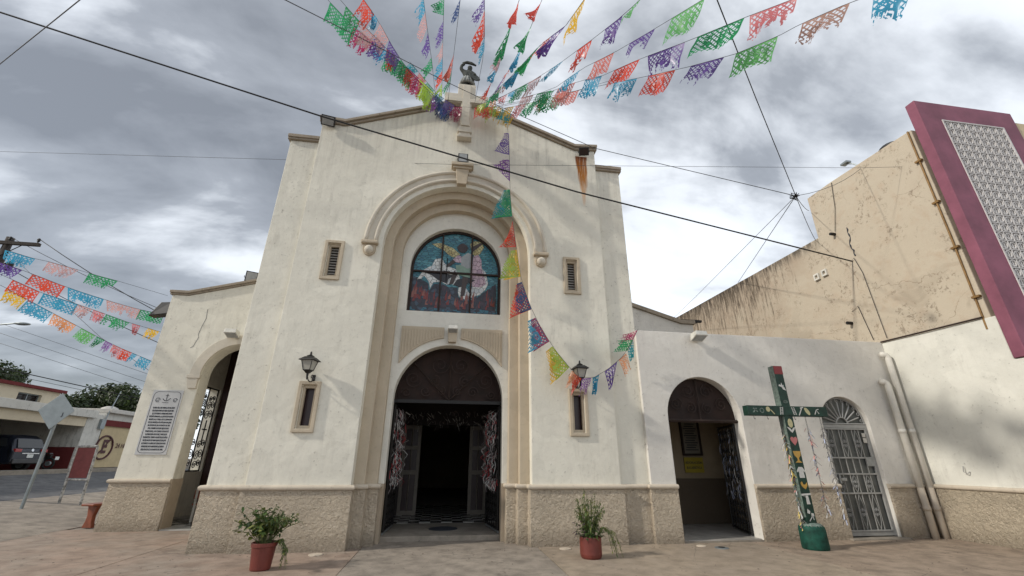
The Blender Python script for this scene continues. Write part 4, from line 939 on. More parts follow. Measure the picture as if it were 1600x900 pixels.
def lantern(loc, label):
    t = thing('wall_lantern', label, 'lantern', group='lanterns over the lower slit windows')
    # arm with scroll and back plate (wall plane is local y = +.36)
    MB().box(-.045, .045, .325, .36, -.08, .16).build('back_plate', 'iron', t, bevel=.008)
    MB().tube([(0, .33, .02), (0, .26, -.04), (0, .16, -.06), (0, .07, -.02), (0, .02, .06), (0, 0, .14)], .016, 6).tube([(0, .33, .10), (0, .25, .14), (0, .2, .10), (0, .22, .05), (0, .26, .06)], .012, 6).tube([(0, 0, .16), (0, 0, .02), (0, 0, -.03)], lambda u: .03*(1-u)+.01, 6).build('arm', 'iron', t)
    def sq(z, h): return [(-h, -h, z), (h, -h, z), (h, h, z), (-h, h, z)]
    MB().add(sq(.14, .035)+sq(.22, .095), [(0, 1, 5, 4), (1, 2, 6, 5), (2, 3, 7, 6), (3, 0, 4, 7), (0, 3, 2, 1), (4, 5, 6, 7)]).build('base_cup', 'iron', t)
    fr = MB(); A, B = sq(.22, .095), sq(.49, .155)
    for i in range(4):
        fr.tube([A[i], B[i]], .011, 4).tube([A[i], A[(i+1) % 4]], .012, 4).tube([B[i], B[(i+1) % 4]], .012, 4)
    cage = fr.build('cage', 'iron', t)
    A2, B2 = sq(.225, .089), sq(.485, .148)
    for i in range(4):
        j = (i+1) % 4; n = (Vector(A2[j])-Vector(A2[i])).cross(Vector(B2[i])-Vector(A2[i])).normalized()*.004
        q = [Vector(A2[i]), Vector(A2[j]), Vector(B2[j]), Vector(B2[i])]
        MB().add([p for p in q]+[p-n for p in q], [(0, 1, 2, 3), (7, 6, 5, 4), (0, 4, 5, 1), (1, 5, 6, 2), (2, 6, 7, 3), (3, 7, 4, 0)]).build('pane', 'lantern_glass', cage)
    rf = MB(); L = [sq(.485, .215), sq(.50, .21), sq(.59, .11), sq(.60, .065), sq(.62, .075), sq(.66, .02), sq(.72, .018), sq(.75, .004)]
    vs_ = [p for l in L for p in l]; fs = []
    for k in range(len(L)-1):
        for i in range(4): fs.append((4*k+i, 4*k+(i+1) % 4, 4*k+4+(i+1) % 4, 4*k+4+i))
    fs += [(3, 2, 1, 0), tuple(range(len(vs_)-4, len(vs_)))]; rf.add(vs_, fs).build('roof', 'iron', t)
    t.location = loc; return t
l1 = lantern((-3.16, -.36, 3.27), 'black wall lantern with frosted panes over the left lower slit window'); l1.rotation_euler = (0, 0, radians(-14))
l1.location = (-3.10, -.285, 3.33); l1.scale = (.8, .8, .8)
l2 = lantern((3.08, -.36, 3.27), 'black wall lantern wrapped by paper flags over the right lower slit window'); l2.rotation_euler = (0, 0, radians(6)); l2.location = (3.08, -.285, 3.36); l2.scale = (.8, .8, .8)

# ------------------------------------------------------------------ statue on top of the cross
st = thing('statue', 'weathered stone angel with raised arm and sword on top of the gable cross', 'statue', (0, .02, 12.5))
def skin_body(name, pts, edges, mat, parent, loc, sub=2, scale=1.0):
    me = bpy.data.meshes.new(name); me.from_pydata([tuple(scale*c for c in p[:3]) for p in pts], edges, [])
    o = link(name, me, mat, None)
    md = o.modifiers.new('skin', 'SKIN'); md.use_smooth_shade = True
    for i, p in enumerate(pts):
        v = me.skin_vertices[0].data[i]; v.radius = (p[3]*scale, (p[4] if len(p) > 4 else p[3])*scale); v.use_root = (i == 0)
    sb = o.modifiers.new('sub', 'SUBSURF'); sb.levels = sub; sb.render_levels = sub
    dg = bpy.context.evaluated_depsgraph_get(); m2 = bpy.data.meshes.new_from_object(o.evaluated_get(dg)); bpy.data.objects.remove(o)
    m2.materials.clear(); m2.transform(Matrix.Translation(loc))
    return link(name, m2, mat, parent, smooth=True)
# pts: x,y,z,r  (local metres, figure 1.1 m high)
pts = [(0, 0, .45, .15, .12), (0, 0, .62, .14, .11), (.02, 0, .76, .16, .11), (.03, 0, .85, .07), (.05, -.03, .90, .065), (.06, -.04, .97, .10, .10), (.06, -.04, 1.05, .075),
       (-.15, 0, .80, .075), (-.24, -.03, .88, .065), (-.22, -.06, 1.02, .055), (-.12, -.09, 1.10, .05),
       (.18, 0, .76, .07), (.24, -.06, .64, .06), (.20, -.14, .56, .05),
       (-.08, 0, .30, .10), (-.10, -.03, .12, .07), (-.10, -.06, .0, .06), (.09, 0, .30, .10), (.11, 0, .12, .07), (.11, -.03, .0, .06)]
eds = [(0, 1), (1, 2), (2, 3), (3, 4), (4, 5), (5, 6), (2, 7), (7, 8), (8, 9), (9, 10), (2, 11), (11, 12), (12, 13), (0, 14), (14, 15), (15, 16), (0, 17), (17, 18), (18, 19)]
skin_body('figure', pts, eds, 'statue_stone', st, (0, .02, 12.5))
kl = MB()
for k in range(12):
    a = 2*pi*k/12; kl.tube([(cos(a)*.13, .02+sin(a)*.11, 12.5+.48), (cos(a)*.2, .02+sin(a)*.17, 12.5+.3), (cos(a)*.20, .02+sin(a)*.18, 12.5+.16)], lambda u: .045+.02*u, 6)
kl.build('kilt', 'statue_pale', st, smooth=True)
MB().tube([(-.2, -.08, 13.60), (-.05, -.1, 13.63), (.1, -.1, 13.61), (.26, -.08, 13.55)], lambda u: .03+.03*sin(pi*u), 6).build('sword', 'statue_stone', st, smooth=True)
MB().lathe([(.02, -.03), (.14, -.02), (.2, .02), (.18, .03), (.02, .0)], (0, 0, 0), 16, 1, 1).build('shield', 'statue_stone', st, smooth=True)
sh = bpy.data.objects['shield']; sh.matrix_parent_inverse = Matrix(); sh.location = (.22, -.12, .44); sh.rotation_euler = (radians(80), 0, radians(20))
MB().sphere((0, .02, 12.53), .2, 14, 6, 1.2, .95, .3).build('base', 'statue_stone', st, smooth=True)
st.scale = (.95, .95, .88)

# ------------------------------------------------------------------ standing green cross
cx, cy = 7.78, -.94
gx = thing('green_cross', 'green painted wooden cross with small white emblems, standing in a green drum', 'cross', (cx, cy, 0))
post = MB().box(cx-.12, cx+.105, cy-.09, cy+.09, .3, 3.84).build('post', 'green_paint', gx, bevel=.01)
MB().box(cx-.1245, cx-.1205, cy-.088, cy+.088, .6, 3.83).build('pale_side', 'green_worn', post)  # paler sheet over the left side of the post
armo = MB().box(cx-1.01, cx+1.03, cy-.10, cy+.082, 2.68, 2.90).build('arm', 'green_paint', gx, bevel=.01)
MB().box(cx-.1195, cx+.1045, cy-.094, cy-.0905, 3.64, 3.835).build('red_tip', 'icon_red', post)
dr = MB().lathe([(.245, -.02), (.255, .05), (.25, .36), (.24, .42), (.19, .47), (.13, .485)], (cx+.02, cy, 0), 26).build('base_drum', 'green_bucket', gx, smooth=True)
MB().lathe([(.232, .428), (.19, .474), (.13, .49), (.12, .494)], (cx+.02, cy, 0), 20).build('worn_rim', 'green_worn', dr, smooth=True)
yf = cy-.0935; ya = cy-.1035
def icon(polys, mat, x, z, s, y=yf, name='emblem'):
    m = MB()
    for pl in polys: m.prism([(x+a*s, z+b*s) for a, b in pl], y, y+.003)
    m.build(name, mat, post)
dove = [[(-.5, .1), (-.1, .0), (.1, -.35), (.5, -.5), (.35, -.1), (.2, .1), (.3, .3), (.1, .2), (.0, .6), (-.15, .25), (-.4, .35)]]
icon(dove, 'icon_white', cx, 3.34, .17)
def ringpoly(r0, r1, n=12, sy=1.0): return [[(r0*cos(2*pi*k/n), r0*sy*sin(2*pi*k/n)), (r0*cos(2*pi*(k+1)/n), r0*sy*sin(2*pi*(k+1)/n)), (r1*cos(2*pi*(k+1)/n), r1*sy*sin(2*pi*(k+1)/n)), (r1*cos(2*pi*k/n), r1*sy*sin(2*pi*k/n))] for k in range(n)]
icon(ringpoly(.3, .4, 12, .6)+ringpoly(.12, .2, 10, .6), 'green_worn', cx, 3.0, .15)
oval = [[(.3*cos(2*pi*k/14), .5*sin(2*pi*k/14)) for k in range(14)]]
icon(oval, 'icon_pale_yellow', cx, 2.52, .2); icon([[(-.5, .0), (-.2, -.1), (.0, -.35), (.2, -.1), (.5, 0), (.25, -.35), (0, -.6), (-.25, -.35)]], 'icon_white', cx, 2.44, .22)
heart = [[(0, -.5), (.35, -.1), (.45, .2), (.3, .42), (.08, .38), (0, .25), (-.08, .38), (-.3, .42), (-.45, .2), (-.35, -.1)]]
icon(heart, 'icon_pink', cx, 2.14, .20)
icon([[(-.4, .5), (-.3, .1), (-.08, -.1), (-.08, -.3), (-.35, -.5), (.35, -.5), (.08, -.3), (.08, -.1), (.3, .1), (.4, .5)]], 'icon_gold', cx, 1.80, .24)
icon([[(-.2, .5), (.2, .5), (.5, .1), (.38, .0), (.25, .15), (.28, -.5), (-.28, -.5), (-.25, .15), (-.38, .0), (-.5, .1)]], 'icon_white', cx, 1.48, .22)
icon([[(-.5, .3), (-.25, .5), (-.1, .1), (.2, .1), (.5, .4), (.45, -.05), (.2, -.35), (.1, -.5), (-.15, -.35), (-.4, -.05)]], 'icon_gold', cx, 1.22, .16)
icon([[(-.14, -.5), (.2, -.5), (.12, .2), (-.1, .2)], [(-.5, .2), (.45, .25), (.45, .4), (-.5, .35)]], 'icon_white', cx, .97, .24)
icon([[(-.4, -.1), (-.1, -.2), (0, .1), (-.3, .35)], [(.05, -.5), (.4, -.45), (.4, -.15), (.1, -.1)]], 'icon_white', cx, .70, .18)
icon([[(-.4, -.3), (-.33, -.35), (.3, .3), (.23, .35)], [(.2, .35), (.3, .3), (.35, -.2), (.28, -.2)]], 'icon_white', cx, .58, .16)
for x, mat, pl, s in ((cx-.66, 'green_worn', ringpoly(.25, .36, 10), .16), (cx-.83, 'green_worn', [[(-.5, -.3), (-.3, -.4), (.4, .3), (.2, .4)], [(-.4, .3), (-.2, .4), (.5, -.2), (.3, -.3)]], .14),
                      (cx-.5, 'icon_pale_yellow', [[(.34*cos(2*pi*k/10), .4*sin(2*pi*k/10)+.2) for k in range(10)]], .15), (cx-.43, 'icon_pale_yellow', [[(-.1, .1), (.0, .2), (.6, -.5), (.5, -.6)]], .14),
                      (cx+.5, 'icon_pale_yellow', [[(.28*cos(2*pi*k/12)-.2*sin(2*pi*k/12), .45*sin(2*pi*k/12)) for k in range(12)]], .19),
                      (cx+.74, 'icon_white', [[(-.4, -.4), (-.3, -.45), (.1, .2), (0, .25)], [(.0, .25), (.1, .2), (.45, .3), (.4, .4)], [(.05, .2), (.12, .1), (.4, -.3), (.3, -.35)]], .16), (cx+.32, 'icon_white', [[(-.3, -.45), (-.2, -.5), (.3, .3), (.2, .35)], [(.05, .4), (.1, .25), (.5, .4), (.45, .5)]], .2)):
    icon(pl, mat, x, 2.79, s, ya)
for x, sl in ((cx-.16, .35), (cx+.16, -.42)):
    lad = [[(-.22, -.5), (-.14, -.5), (-.14+sl*.5, .5), (-.22+sl*.5, .5)], [(.14, -.5), (.22, -.5), (.22+sl*.5, .5), (.14+sl*.5, .5)]]
    for k in range(5): zz_ = -.4+k*.2; lad.append([(-.2+sl*.25+sl*zz_*.5, zz_-.03), (.2+sl*.25+sl*zz_*.5, zz_-.03), (.2+sl*.25+sl*zz_*.5, zz_+.03), (-.2+sl*.25+sl*zz_*.5, zz_+.03)])
    icon(lad, 'icon_white', x-sl*.04, 2.79, .17, ya)
for x in (cx-.82, cx-.48, cx+.22): MB().tube([(x, cy, 2.68), (x, cy, 2.62), (x+.02, cy, 2.60), (x+.03, cy, 2.63)], .006, 4).build('hook', 'iron', armo)
# chains with ribbons
def ribbon_chain(x, z0, z1, label, seed, density=70, spread=.07, cols=('ribbon_white', 'ribbon_blue', 'ribbon_pink')):
    r = random.Random(seed); t = thing('ribbon_chain', label, 'chain', (x, cy, z0))
    m = MB(); n = int((z0-z1)/.05)
    for k in range(n):
        z = z0-k*.05
        pts_ = [(x+.012*cos(a)*(1 if k % 2 else 0), cy+.012*cos(a)*(0 if k % 2 else 1), z+.03*sin(a)) for a in [2*pi*i/6 for i in range(7)]]
        m.tube(pts_, .004, 4, False)
    m.build('chain', 'chain', t)
    mm = {c: MB() for c in cols}
    for k in range(density):
        z = z0-.2-(z0-z1-.2)*r.random(); p = Vector((x+r.uniform(-.02, .02), cy+r.uniform(-.02, .02), z)); a = r.uniform(0, 2*pi)
        d = Vector((cos(a), sin(a)*.7, r.uniform(-1.4, .1))).normalized(); w = Vector((-sin(a), cos(a), 0))*.009; ln = r.uniform(.05, spread*2.2)
        q = p+d*ln*.5+Vector((0, 0, r.uniform(-.03, .02))); e_ = p+d*ln+Vector((0, 0, -.05*r.random()))
        mm[r.choice(cols)].add([p-w, p+w, q-w, q+w, e_-w, e_+w], [(0, 1, 3, 2), (2, 3, 5, 4)])
    for c, b in mm.items():
        o = b.build('ribbons', c, t, recalc=False); o['kind'] = 'stuff'
simple('ribbon_dim', (.16, .13, .13), .5); simple('ribbon_blue', (.38, .42, .55), .5); simple('ribbon_pink', (.55, .22, .2), .5); simple('ribbon_yellow', (.55, .42, .12), .5); simple('ribbon_red', (.38, .03, .035), .5); simple('ribbon_white', (.45, .44, .42), .5)
ribbon_chain(cx+.50, 2.68, .62, 'ribbon chain hanging from the right arm of the green cross, nearer its post', 1, 90)
ribbon_chain(cx+.88, 2.68, .50, 'ribbon chain at the right tip of the green cross, in front of the screen door', 2, 110, .06, ('ribbon_blue', 'chain', 'ribbon_white'))
ribbon_chain(cx-.155, 2.68, .45, 'ribbon chain with white and yellow ties along the left side of the green post', 3, 120, .09, ('ribbon_white', 'ribbon_pink', 'ribbon_yellow', 'ribbon_white'))

# ribbons tied on the gates
def gate_ribbons(Lf, a0, a1, z0, z1, n, label, seed, cols, off=.16, inner=1):
    r = random.Random(seed); t = thing('gate_ribbons', label, 'ribbons', Lf((a0+a1)/2, z0)); mm = {c: MB() for c in cols}
    for k in range(n):
        a = r.uniform(a0, a1); z = z0+(z1-z0)*r.random(); o = inner*r.uniform(.01, off) if r.random() < .8 else -inner*r.uniform(.01, .06); ln = r.uniform(.08, .24)
        P0 = Vector(Lf(a, z, o)); da = r.uniform(-.07, .07); P1 = Vector(Lf(a+da*.6, z-ln*.5, o*r.uniform(1, 2.2))); P2 = Vector(Lf(a+da, z-ln, o*r.uniform(.8, 1.6)))
        w = Vector((r.uniform(-1, 1), r.uniform(-.4, .4), r.uniform(-.3, .3))).normalized()*r.uniform(.005, .010)
        mm[r.choice(cols)].add([P0-w, P0+w, P1-w, P1+w, P2-w, P2+w], [(0, 1, 3, 2), (2, 3, 5, 4)])
    for c, b in mm.items():
        o = b.build('ribbons', c, t, recalc=False); o['kind'] = 'stuff'
gate_ribbons(LG, .05, 1.3, 1.15, 2.95, 330, 'white and red ribbons tied to the left leaf of the main gate', 5, ['ribbon_white', 'ribbon_dim', 'ribbon_dim', 'ribbon_dim', 'ribbon_white', 'ribbon_red'], .13, -1)
gate_ribbons(RG, .05, 1.3, 1.15, 2.95, 360, 'white and red ribbons tied to the right leaf of the main gate', 6, ['ribbon_white', 'ribbon_dim', 'ribbon_dim', 'ribbon_dim', 'ribbon_white', 'ribbon_red'], .13, 1)
gate_ribbons(AG, .1, 1.4, .9, 2.55, 130, 'pale ribbons tied to the open gate of the annex doorway', 8, ['ribbon_white', 'ribbon_blue', 'chain'], .05)
# garland of ribbons across the vestibule header
r = random.Random(12); t = thing('header_ribbons', 'sparse ribbons hanging across the dark inner header of the main door', 'ribbons', (0, 4.9, 2.7)); mm = {'ribbon_white': MB(), 'ribbon_dim': MB()}
for k in range(140):
    P0 = Vector((r.uniform(-1.25, 1.25), 4.93+r.uniform(-.03, .03), r.uniform(2.72, 3.25))); a = r.uniform(-2.6, -.5); P1 = P0+Vector((cos(a), 0, sin(a)))*r.uniform(.06, .18); w = Vector((.008, 0, .006))
    mm[r.choice(['ribbon_white', 'ribbon_dim'])].add([P0-w, P0+w, P1+w, P1-w], [(0, 1, 2, 3)])
for c, b in mm.items(): b.build('ribbons', c, t, recalc=False)['kind'] = 'stuff'

# ------------------------------------------------------------------ potted plants
def leaf(m, p, d, ln, wd, droop, r):
    d = d.normalized(); s = d.cross(Vector((0, 0, 1)))
    if s.length < .05: s = Vector((1, 0, 0))
    s.normalize(); s = (s+Vector((0, 0, r.uniform(-.5, .5)))).normalized(); n = s.cross(d)
    P = [p]; q1 = p+d*ln*.35+n*ln*.06; q2 = p+d*ln*.72-Vector((0, 0, droop*ln*.3)); q3 = p+d*ln-Vector((0, 0, droop*ln*.6))
    m.add([p, q1-s*wd*.5, q1+s*wd*.5, q1-n*wd*.12, q2-s*wd*.42, q2+s*wd*.42, q2-n*wd*.1, q3], [(0, 1, 3), (0, 3, 2), (1, 4, 6, 3), (3, 6, 5, 2), (4, 7, 6), (6, 7, 5)])
def pot_plant(loc, pr, ph, label, seed, kind):
    r = random.Random(seed); t = thing('potted_plant', label, 'plant')
    MB().lathe([(pr*.80, 0), (pr*.84, .015), (pr*1.0, ph*.82), (pr*1.0, ph*.84), (pr*1.09, ph*.85), (pr*1.1, ph), (pr*.98, ph), (pr*.95, ph-.04)] if kind == 0 else
               [(pr*.86, 0), (pr*.95, .03), (pr*1.0, ph*.2), (pr*1.0, ph*.96), (pr*.98, ph), (pr*.9, ph), (pr*.88, ph-.04)], (0, 0, 0), 28).build('pot', 'terracotta', t, smooth=False, bevel=.004)
    MB().lathe([(pr*.9, 0), (pr*.88, .01)], (0, 0, ph-.05), 18).build('soil', 'soil', t)
    sm_, lf, lf2, lf3 = MB(), MB(), MB(), MB()
    if kind == 0:
        for k in range(64):
            a = r.uniform(0, 2*pi); lean = r.uniform(.1, 1.0); h = r.uniform(.28, .58)*(1.05-.35*lean); base = Vector((cos(a)*pr*.5*r.random(), sin(a)*pr*.5*r.random(), ph-.05))
            h *= 1.12; top = base+Vector((cos(a)*lean*.50, sin(a)*lean*.42, h)); mid = (base+top)/2+Vector((0, 0, .08))
            sm_.tube([base, mid, top], .005, 4)
            for j in range(r.randint(13, 22)):
                u = r.uniform(.3, 1); p = base.lerp(mid, u*2) if u < .5 else mid.lerp(top, u*2-1)
                d = Vector((r.uniform(-1, 1), r.uniform(-1, 1), r.uniform(-.3, .7)))
                big = r.random() < .35 and p.x < .05
                leaf(lf if r.random() < .6 else (lf2 if r.random() < .7 else lf3), p, d, r.uniform(.09, .14) if big else r.uniform(.04, .085), r.uniform(.045, .065) if big else r.uniform(.018, .04), r.uniform(.1, .9), r)
        for k in range(12):                                         # trailing strands on the right
            a = r.uniform(-.6, .5); base = Vector((cos(a)*pr*.9, sin(a)*pr*.9, ph)); pts_ = [base, base+Vector((.1, -.02, .04)), base+Vector((.15+.08*r.random(), -.05, -.12)), base+Vector((.15+.1*r.random(), -.06, -.3*r.random()-.1))]
            sm_.tube(pts_, .004, 4)
            for j in range(16):
                u = r.random()*2.99; p = pts_[int(u)].lerp(pts_[int(u)+1], u-int(u)); leaf(lf2 if r.random() < .5 else lf, p, Vector((r.uniform(-1, 1), r.uniform(-1, 1), r.uniform(-.8, .3))), r.uniform(.04, .07), .015, .5, r)
    else:
        for k in range(48):
            a = r.uniform(0, 2*pi); lean = r.uniform(.05, .75); h = r.uniform(.35, .80)*(1.1-.55*lean); base = Vector((cos(a)*pr*.4*r.random(), sin(a)*pr*.4*r.random(), ph-.05))
            h *= 1.08; top = base+Vector((cos(a)*lean*.36, sin(a)*lean*.3, h)); mid = (base+top)/2+Vector((0, 0, .05)); sm_.tube([base, mid, top], .004, 4)
            for j in range(r.randint(13, 22)):
                u = r.uniform(.25, 1); p = base.lerp(mid, u*2) if u < .5 else mid.lerp(top, u*2-1)
                leaf(lf if r.random() < .5 else lf2, p, Vector((r.uniform(-1, 1), r.uniform(-1, 1), r.uniform(-.7, .5))), r.uniform(.035, .09), r.uniform(.012, .028), r.uniform(.2, 1), r)
        for k in range(260):                                        # dense lower cushion
            a = r.uniform(0, 2*pi); rr = pr*1.15*sqrt(r.random()); p = Vector((cos(a)*rr, sin(a)*rr, ph+r.uniform(-.02, .24*(1.2-rr/pr/1.4)))); leaf(lf if r.random() < .7 else lf3, p, Vector((cos(a)+r.uniform(-.6, .6), sin(a)+r.uniform(-.6, .6), r.uniform(-.3, .8))), r.uniform(.04, .08), r.uniform(.02, .035), .5, r)
        for k in range(9):                                          # arching sprays to the right
            a = r.uniform(-.7, .3); base = Vector((cos(a)*pr*.6, sin(a)*pr*.6, ph)); L_ = r.uniform(.25, .45); pts_ = [base, base+Vector((L_*.4, -.04, .16)), base+Vector((L_*.8, -.08, .06)), base+Vector((L_*1.05, -.1, -.14-.2*r.random()))]
            sm_.tube(pts_, .004, 4)
            for j in range(26):
                u = r.random()*2.99; p = pts_[int(u)].lerp(pts_[int(u)+1], u-int(u)); leaf(lf2 if r.random() < .4 else lf, p, Vector((r.uniform(-1, 1), r.uniform(-1, 1), r.uniform(-1, .2))), r.uniform(.03, .06), .013, .5, r)
        pu = MB()
        for k in range(26): leaf(pu, Vector((-pr*.9+r.uniform(-.12, .06), -.06+r.uniform(-.08, .05), ph+r.uniform(0, .26))), Vector((-1+r.random(), r.uniform(-1, 1), r.uniform(-.2, .6))), .09, .03, .4, r)
        pu.build('purple_leaves', 'leaf_purple', t, recalc=False)
    sm_.build('stems', 'stem', t, recalc=False); 
    for b, mt in ((lf, 'leaf'), (lf2, 'leaf_yellow'), (lf3, 'leaf_dark')):
        if b.v: b.build('foliage', mt, t, recalc=False)
    t.location = loc; return t
pot_plant((-2.94, -1.44, 0), .185, .40, 'bushy green plant in a tapered red pot in front of the left plinth', 21, 0)
pot_plant((2.81, -1.23, 0), .205, .36, 'wispy upright plant in a round red pot in front of the right plinth', 22, 1)
def drain_lid(x, y, rr, label, mat='pvc_tan'):
    t = thing('floor_drain', label, 'drain', (x, y, 0)); MB().lathe([(rr, -.01), (rr, .012), (rr*.85, .018)], (x, y, 0), 20).build('rim', mat, t); MB().lathe([(rr*.5, .018), (rr*.48, .022)], (x, y, 0), 14).build('centre', 'iron' if mat == 'galvanised' else mat, t)
drain_lid(-2.35, -.33, .13, 'pale drain lid beside the left red pot'); drain_lid(2.55, -.32, .12, 'pale drain lid behind the round red pot'); drain_lid(5.55, -.36, .10, 'small pale drain lid left of the annex doorway'); drain_lid(5.86, -.62, .14, 'pale ringed drain cover before the annex doorway', 'galvanised')
drain_lid(-5.0, 1.2, .16, 'dull drain lid near the left plinth corner', 'galvanised')

# small litter and dry leaves on the paving
r = random.Random(77); m = MB()
for k in range(420):
    x = r.uniform(-9, 12); y = r.uniform(-6.5, -.12) if r.random() < .7 else r.uniform(-.6, -.1)
    a = r.uniform(0, 6.28); l = r.uniform(.008, .03); w_ = l*r.uniform(.3, .7); c, s_ = cos(a), sin(a); z = .008
    m.add([(x-c*l, y-s_*l, z), (x+s_*w_, y-c*w_, z+.004), (x+c*l, y+s_*l, z+.003), (x-s_*w_, y+c*w_, z+.008)], [(0, 1, 2, 3)])
tag(m.build('litter', 'bark', None, recalc=False), 'tiny dry leaves and bits of litter scattered on the paving', 'litter', kind='stuff')

# ------------------------------------------------------------------ street on the left
hs = thing('house', 'white house with dark carport and maroon roof edge across the street', 'house', (-23, 14, 1))
MB().box(-27.5, -20.3, 6, 19.4, 3.85, 4.27).build('carport_slab', 'house_white', hs, bevel=.02)
MB().box(-20.9, -20.5, 6, 18.9, 3.36, 3.85).build('beam', 'house_cream', hs)
MB().box(-27.2, -20.5, 18.95, 20.3, .9, 4.1).build('pillar_wall', 'house_white', hs, bevel=.02)
MB().box(-26.9, -20.62, 18.92, 18.95, 1.0, 2.25).build('painted_dado', 'maroon_paint', hs)
MB().box(-27.5, -27.2, 6, 20.3, .9, 3.85).build('carport_back', 'carport_shade', hs)
MB().box(-27.2, -20.5, 6, 6.3, .9, 3.85).build('carport_side', 'house_white', hs)
uf = wall('upper_wall', rect(7, 19.1, 4.27, 5.2), [rect(16.55, 18.0, 4.46, 4.93)], -22.8, -22.5, 'house_cream', hs, axis='x')
MB().box(-27, -22.8, 18.9, 19.1, 4.27, 5.2).build('upper_side_wall', 'house_cream', hs)
MB().box(-27.2, -22.3, 6.8, 19.3, 5.2, 5.36).build('roof_edge', 'maroon_paint', hs)
wn = wall('window', rect(16.55, 18.0, 4.46, 4.93), [rect(16.6, 17.26, 4.5, 4.89), rect(17.3, 17.95, 4.5, 4.89)], -22.7, -22.64, 'galvanised', hs, axis='x')
for k in range(5): MB().box(-22.72, -22.66, 16.6, 17.95, 4.51+k*.078, 4.535+k*.078).build('louvre', 'rusty_iron', wn)
MB().box(-22.79, -22.75, 16.56, 17.99, 4.47, 4.92).build('pane', 'dark_glass', wn)
h2 = thing('gated_house', 'low white house with cream metal gate marked by a circled letter, across the street', 'house', (-23, 24, 1))
cm = MB(); n = 60; ys_ = [20.42+k*(24.6-20.42)/n for k in range(n+1)]
cv = [(-20.52+(.025 if k % 2 else -.025), y) for k, y in enumerate(ys_)]
cm.add([(x, y, 1.16) for x, y in cv]+[(x, y, 3.5) for x, y in cv], [(i, i+1, n+2+i, n+1+i) for i in range(n)])
gate = cm.build('corrugated_gate', 'corrugated', h2, recalc=False)
m = MB(); rr = [(-20.478, 20.95+.70*cos(2*pi*k/28), 2.28+.66*sin(2*pi*k/28)) for k in range(29)]; m.tube(rr, .055, 5, False); m.build('circle_mark', 'sign_ink', gate)
put_text('letter', 'E', 1.05, 'sign_ink', facing_right(-20.475, 20.98, 2.30), gate, bold=.03, sx=.85)
MB().tube([(-20.47, 20.50, 1.80), (-20.47, 21.35, 2.78)], .04, 4).build('slash_mark', 'sign_ink', gate)
put_text('letter', '24 HRS', .38, 'sign_ink', facing_right(-20.475, 22.5, 2.40), gate, bold=.005)
MB().box(-20.6, -20.42, 20.3, 30, 3.5, 3.85).build('lintel', 'maroon_paint', h2)
MB().box(-26, -20.5, 20.3, 30, 3.85, 4.25).build('wall_band', 'house_white', h2)
MB().box(-26, -20.25, 20.3, 30, 4.25, 4.5).build('cornice', 'wood_white', h2, bevel=.03)
MB().box(-20.6, -20.44, 24.6, 30, 1, 3.5).build('wall', 'house_white', h2)
MB().box(-26.2, -26, 20.3, 30, 1, 4.2).build('back_wall', 'house_white', h2)
MB().lathe([(.5, 0), (.52, .1), (.45, .3), (.2, .42)], (-22.5, 23.4, 4.5), 14).build('water_tank', 'wood_white', h2, smooth=True)
MB().tube([(-20.4, 20.1, 3.3), (-20.4, 20.3, 4.3), (-20.4, 20.7, 5.6)], .03, 5).box(-20.5, -20.35, 19.9, 20.25, 3.3, 3.85).build('meter_mast', 'galvanised', h2)

# parked car, rear towards the street
car = thing('parked_car', 'dark blue sport utility car parked nose-in under the carport', 'car', (-21, 15.9, 1.05))
CZ = 1.06; c0 = -20.35
prof = [(-4.5, .35), (-4.45, .8), (-4.2, .95), (-3.3, 1.08), (-2.6, 1.58), (-1.9, 1.68), (-.55, 1.66), (-.28, 1.5), (-.08, 1.02), (0, .9), (0, .45), (-.1, .33)]
bm = bmesh.new(); rows = []
for yy, k in ((-.93, .96), (-.80, 1.0), (0, 1.01), (.80, 1.0), (.93, .96)):
    rows.append([bm.verts.new((c0+x, 15.92+yy*(1 if z < 1.05 else .86), CZ+z*(k if z > 1 else 1))) for x, z in prof])
for a in range(4):
    for i in range(len(prof)): j = (i+1) % len(prof); bm.faces.new((rows[a][i], rows[a][j], rows[a+1][j], rows[a+1][i]))
bm.faces.new(rows[0]); bm.faces.new(list(reversed(rows[-1]))); bmesh.ops.recalc_face_normals(bm, faces=bm.faces)
me = bpy.data.meshes.new('body'); bm.to_mesh(me); bm.free(); link('body', me, 'car_paint', car, smooth=False, bevel=.04)
MB().add([(c0-.26, 15.25, CZ+1.47), (c0-.26, 16.6, CZ+1.47), (c0-.075, 16.66, CZ+1.06), (c0-.075, 15.18, CZ+1.06), (c0-.24, 15.25, CZ+1.48), (c0-.24, 16.6, CZ+1.48), (c0-.055, 16.66, CZ+1.07), (c0-.055, 15.18, CZ+1.07)], [(0, 1, 2, 3), (7, 6, 5, 4), (0, 4, 5, 1), (1, 5, 6, 2), (2, 6, 7, 3), (3, 7, 4, 0)]).build('rear_window', 'dark_glass', car)
for y in (15.02, 16.5): MB().box(c0-.12, c0+.025, y, y+.34, CZ+.88, CZ+1.02).build('tail_light', 'tail_light', car, bevel=.01)
MB().add([(c0-3.1, 15.07, CZ+1.12), (c0-.45, 15.07, CZ+1.12), (c0-.6, 15.14, CZ+1.5), (c0-2.6, 15.14, CZ+1.5), (c0-3.1, 15.03, CZ+1.12), (c0-.45, 15.03, CZ+1.12), (c0-.6, 15.10, CZ+1.5), (c0-2.6, 15.10, CZ+1.5)], [(0, 1, 2, 3), (7, 6, 5, 4), (0, 4, 5, 1), (1, 5, 6, 2), (2, 6, 7, 3), (3, 7, 4, 0)]).build('side_window', 'dark_glass', car)
MB().box(c0, c0+.02, 15.45, 16.4, CZ+.80, CZ+.84).build('chrome_strip', 'chrome', car)
MB().box(c0, c0+.022, 15.76, 16.1, CZ+.62, CZ+.78).build('number_plate', 'plate_white', car)
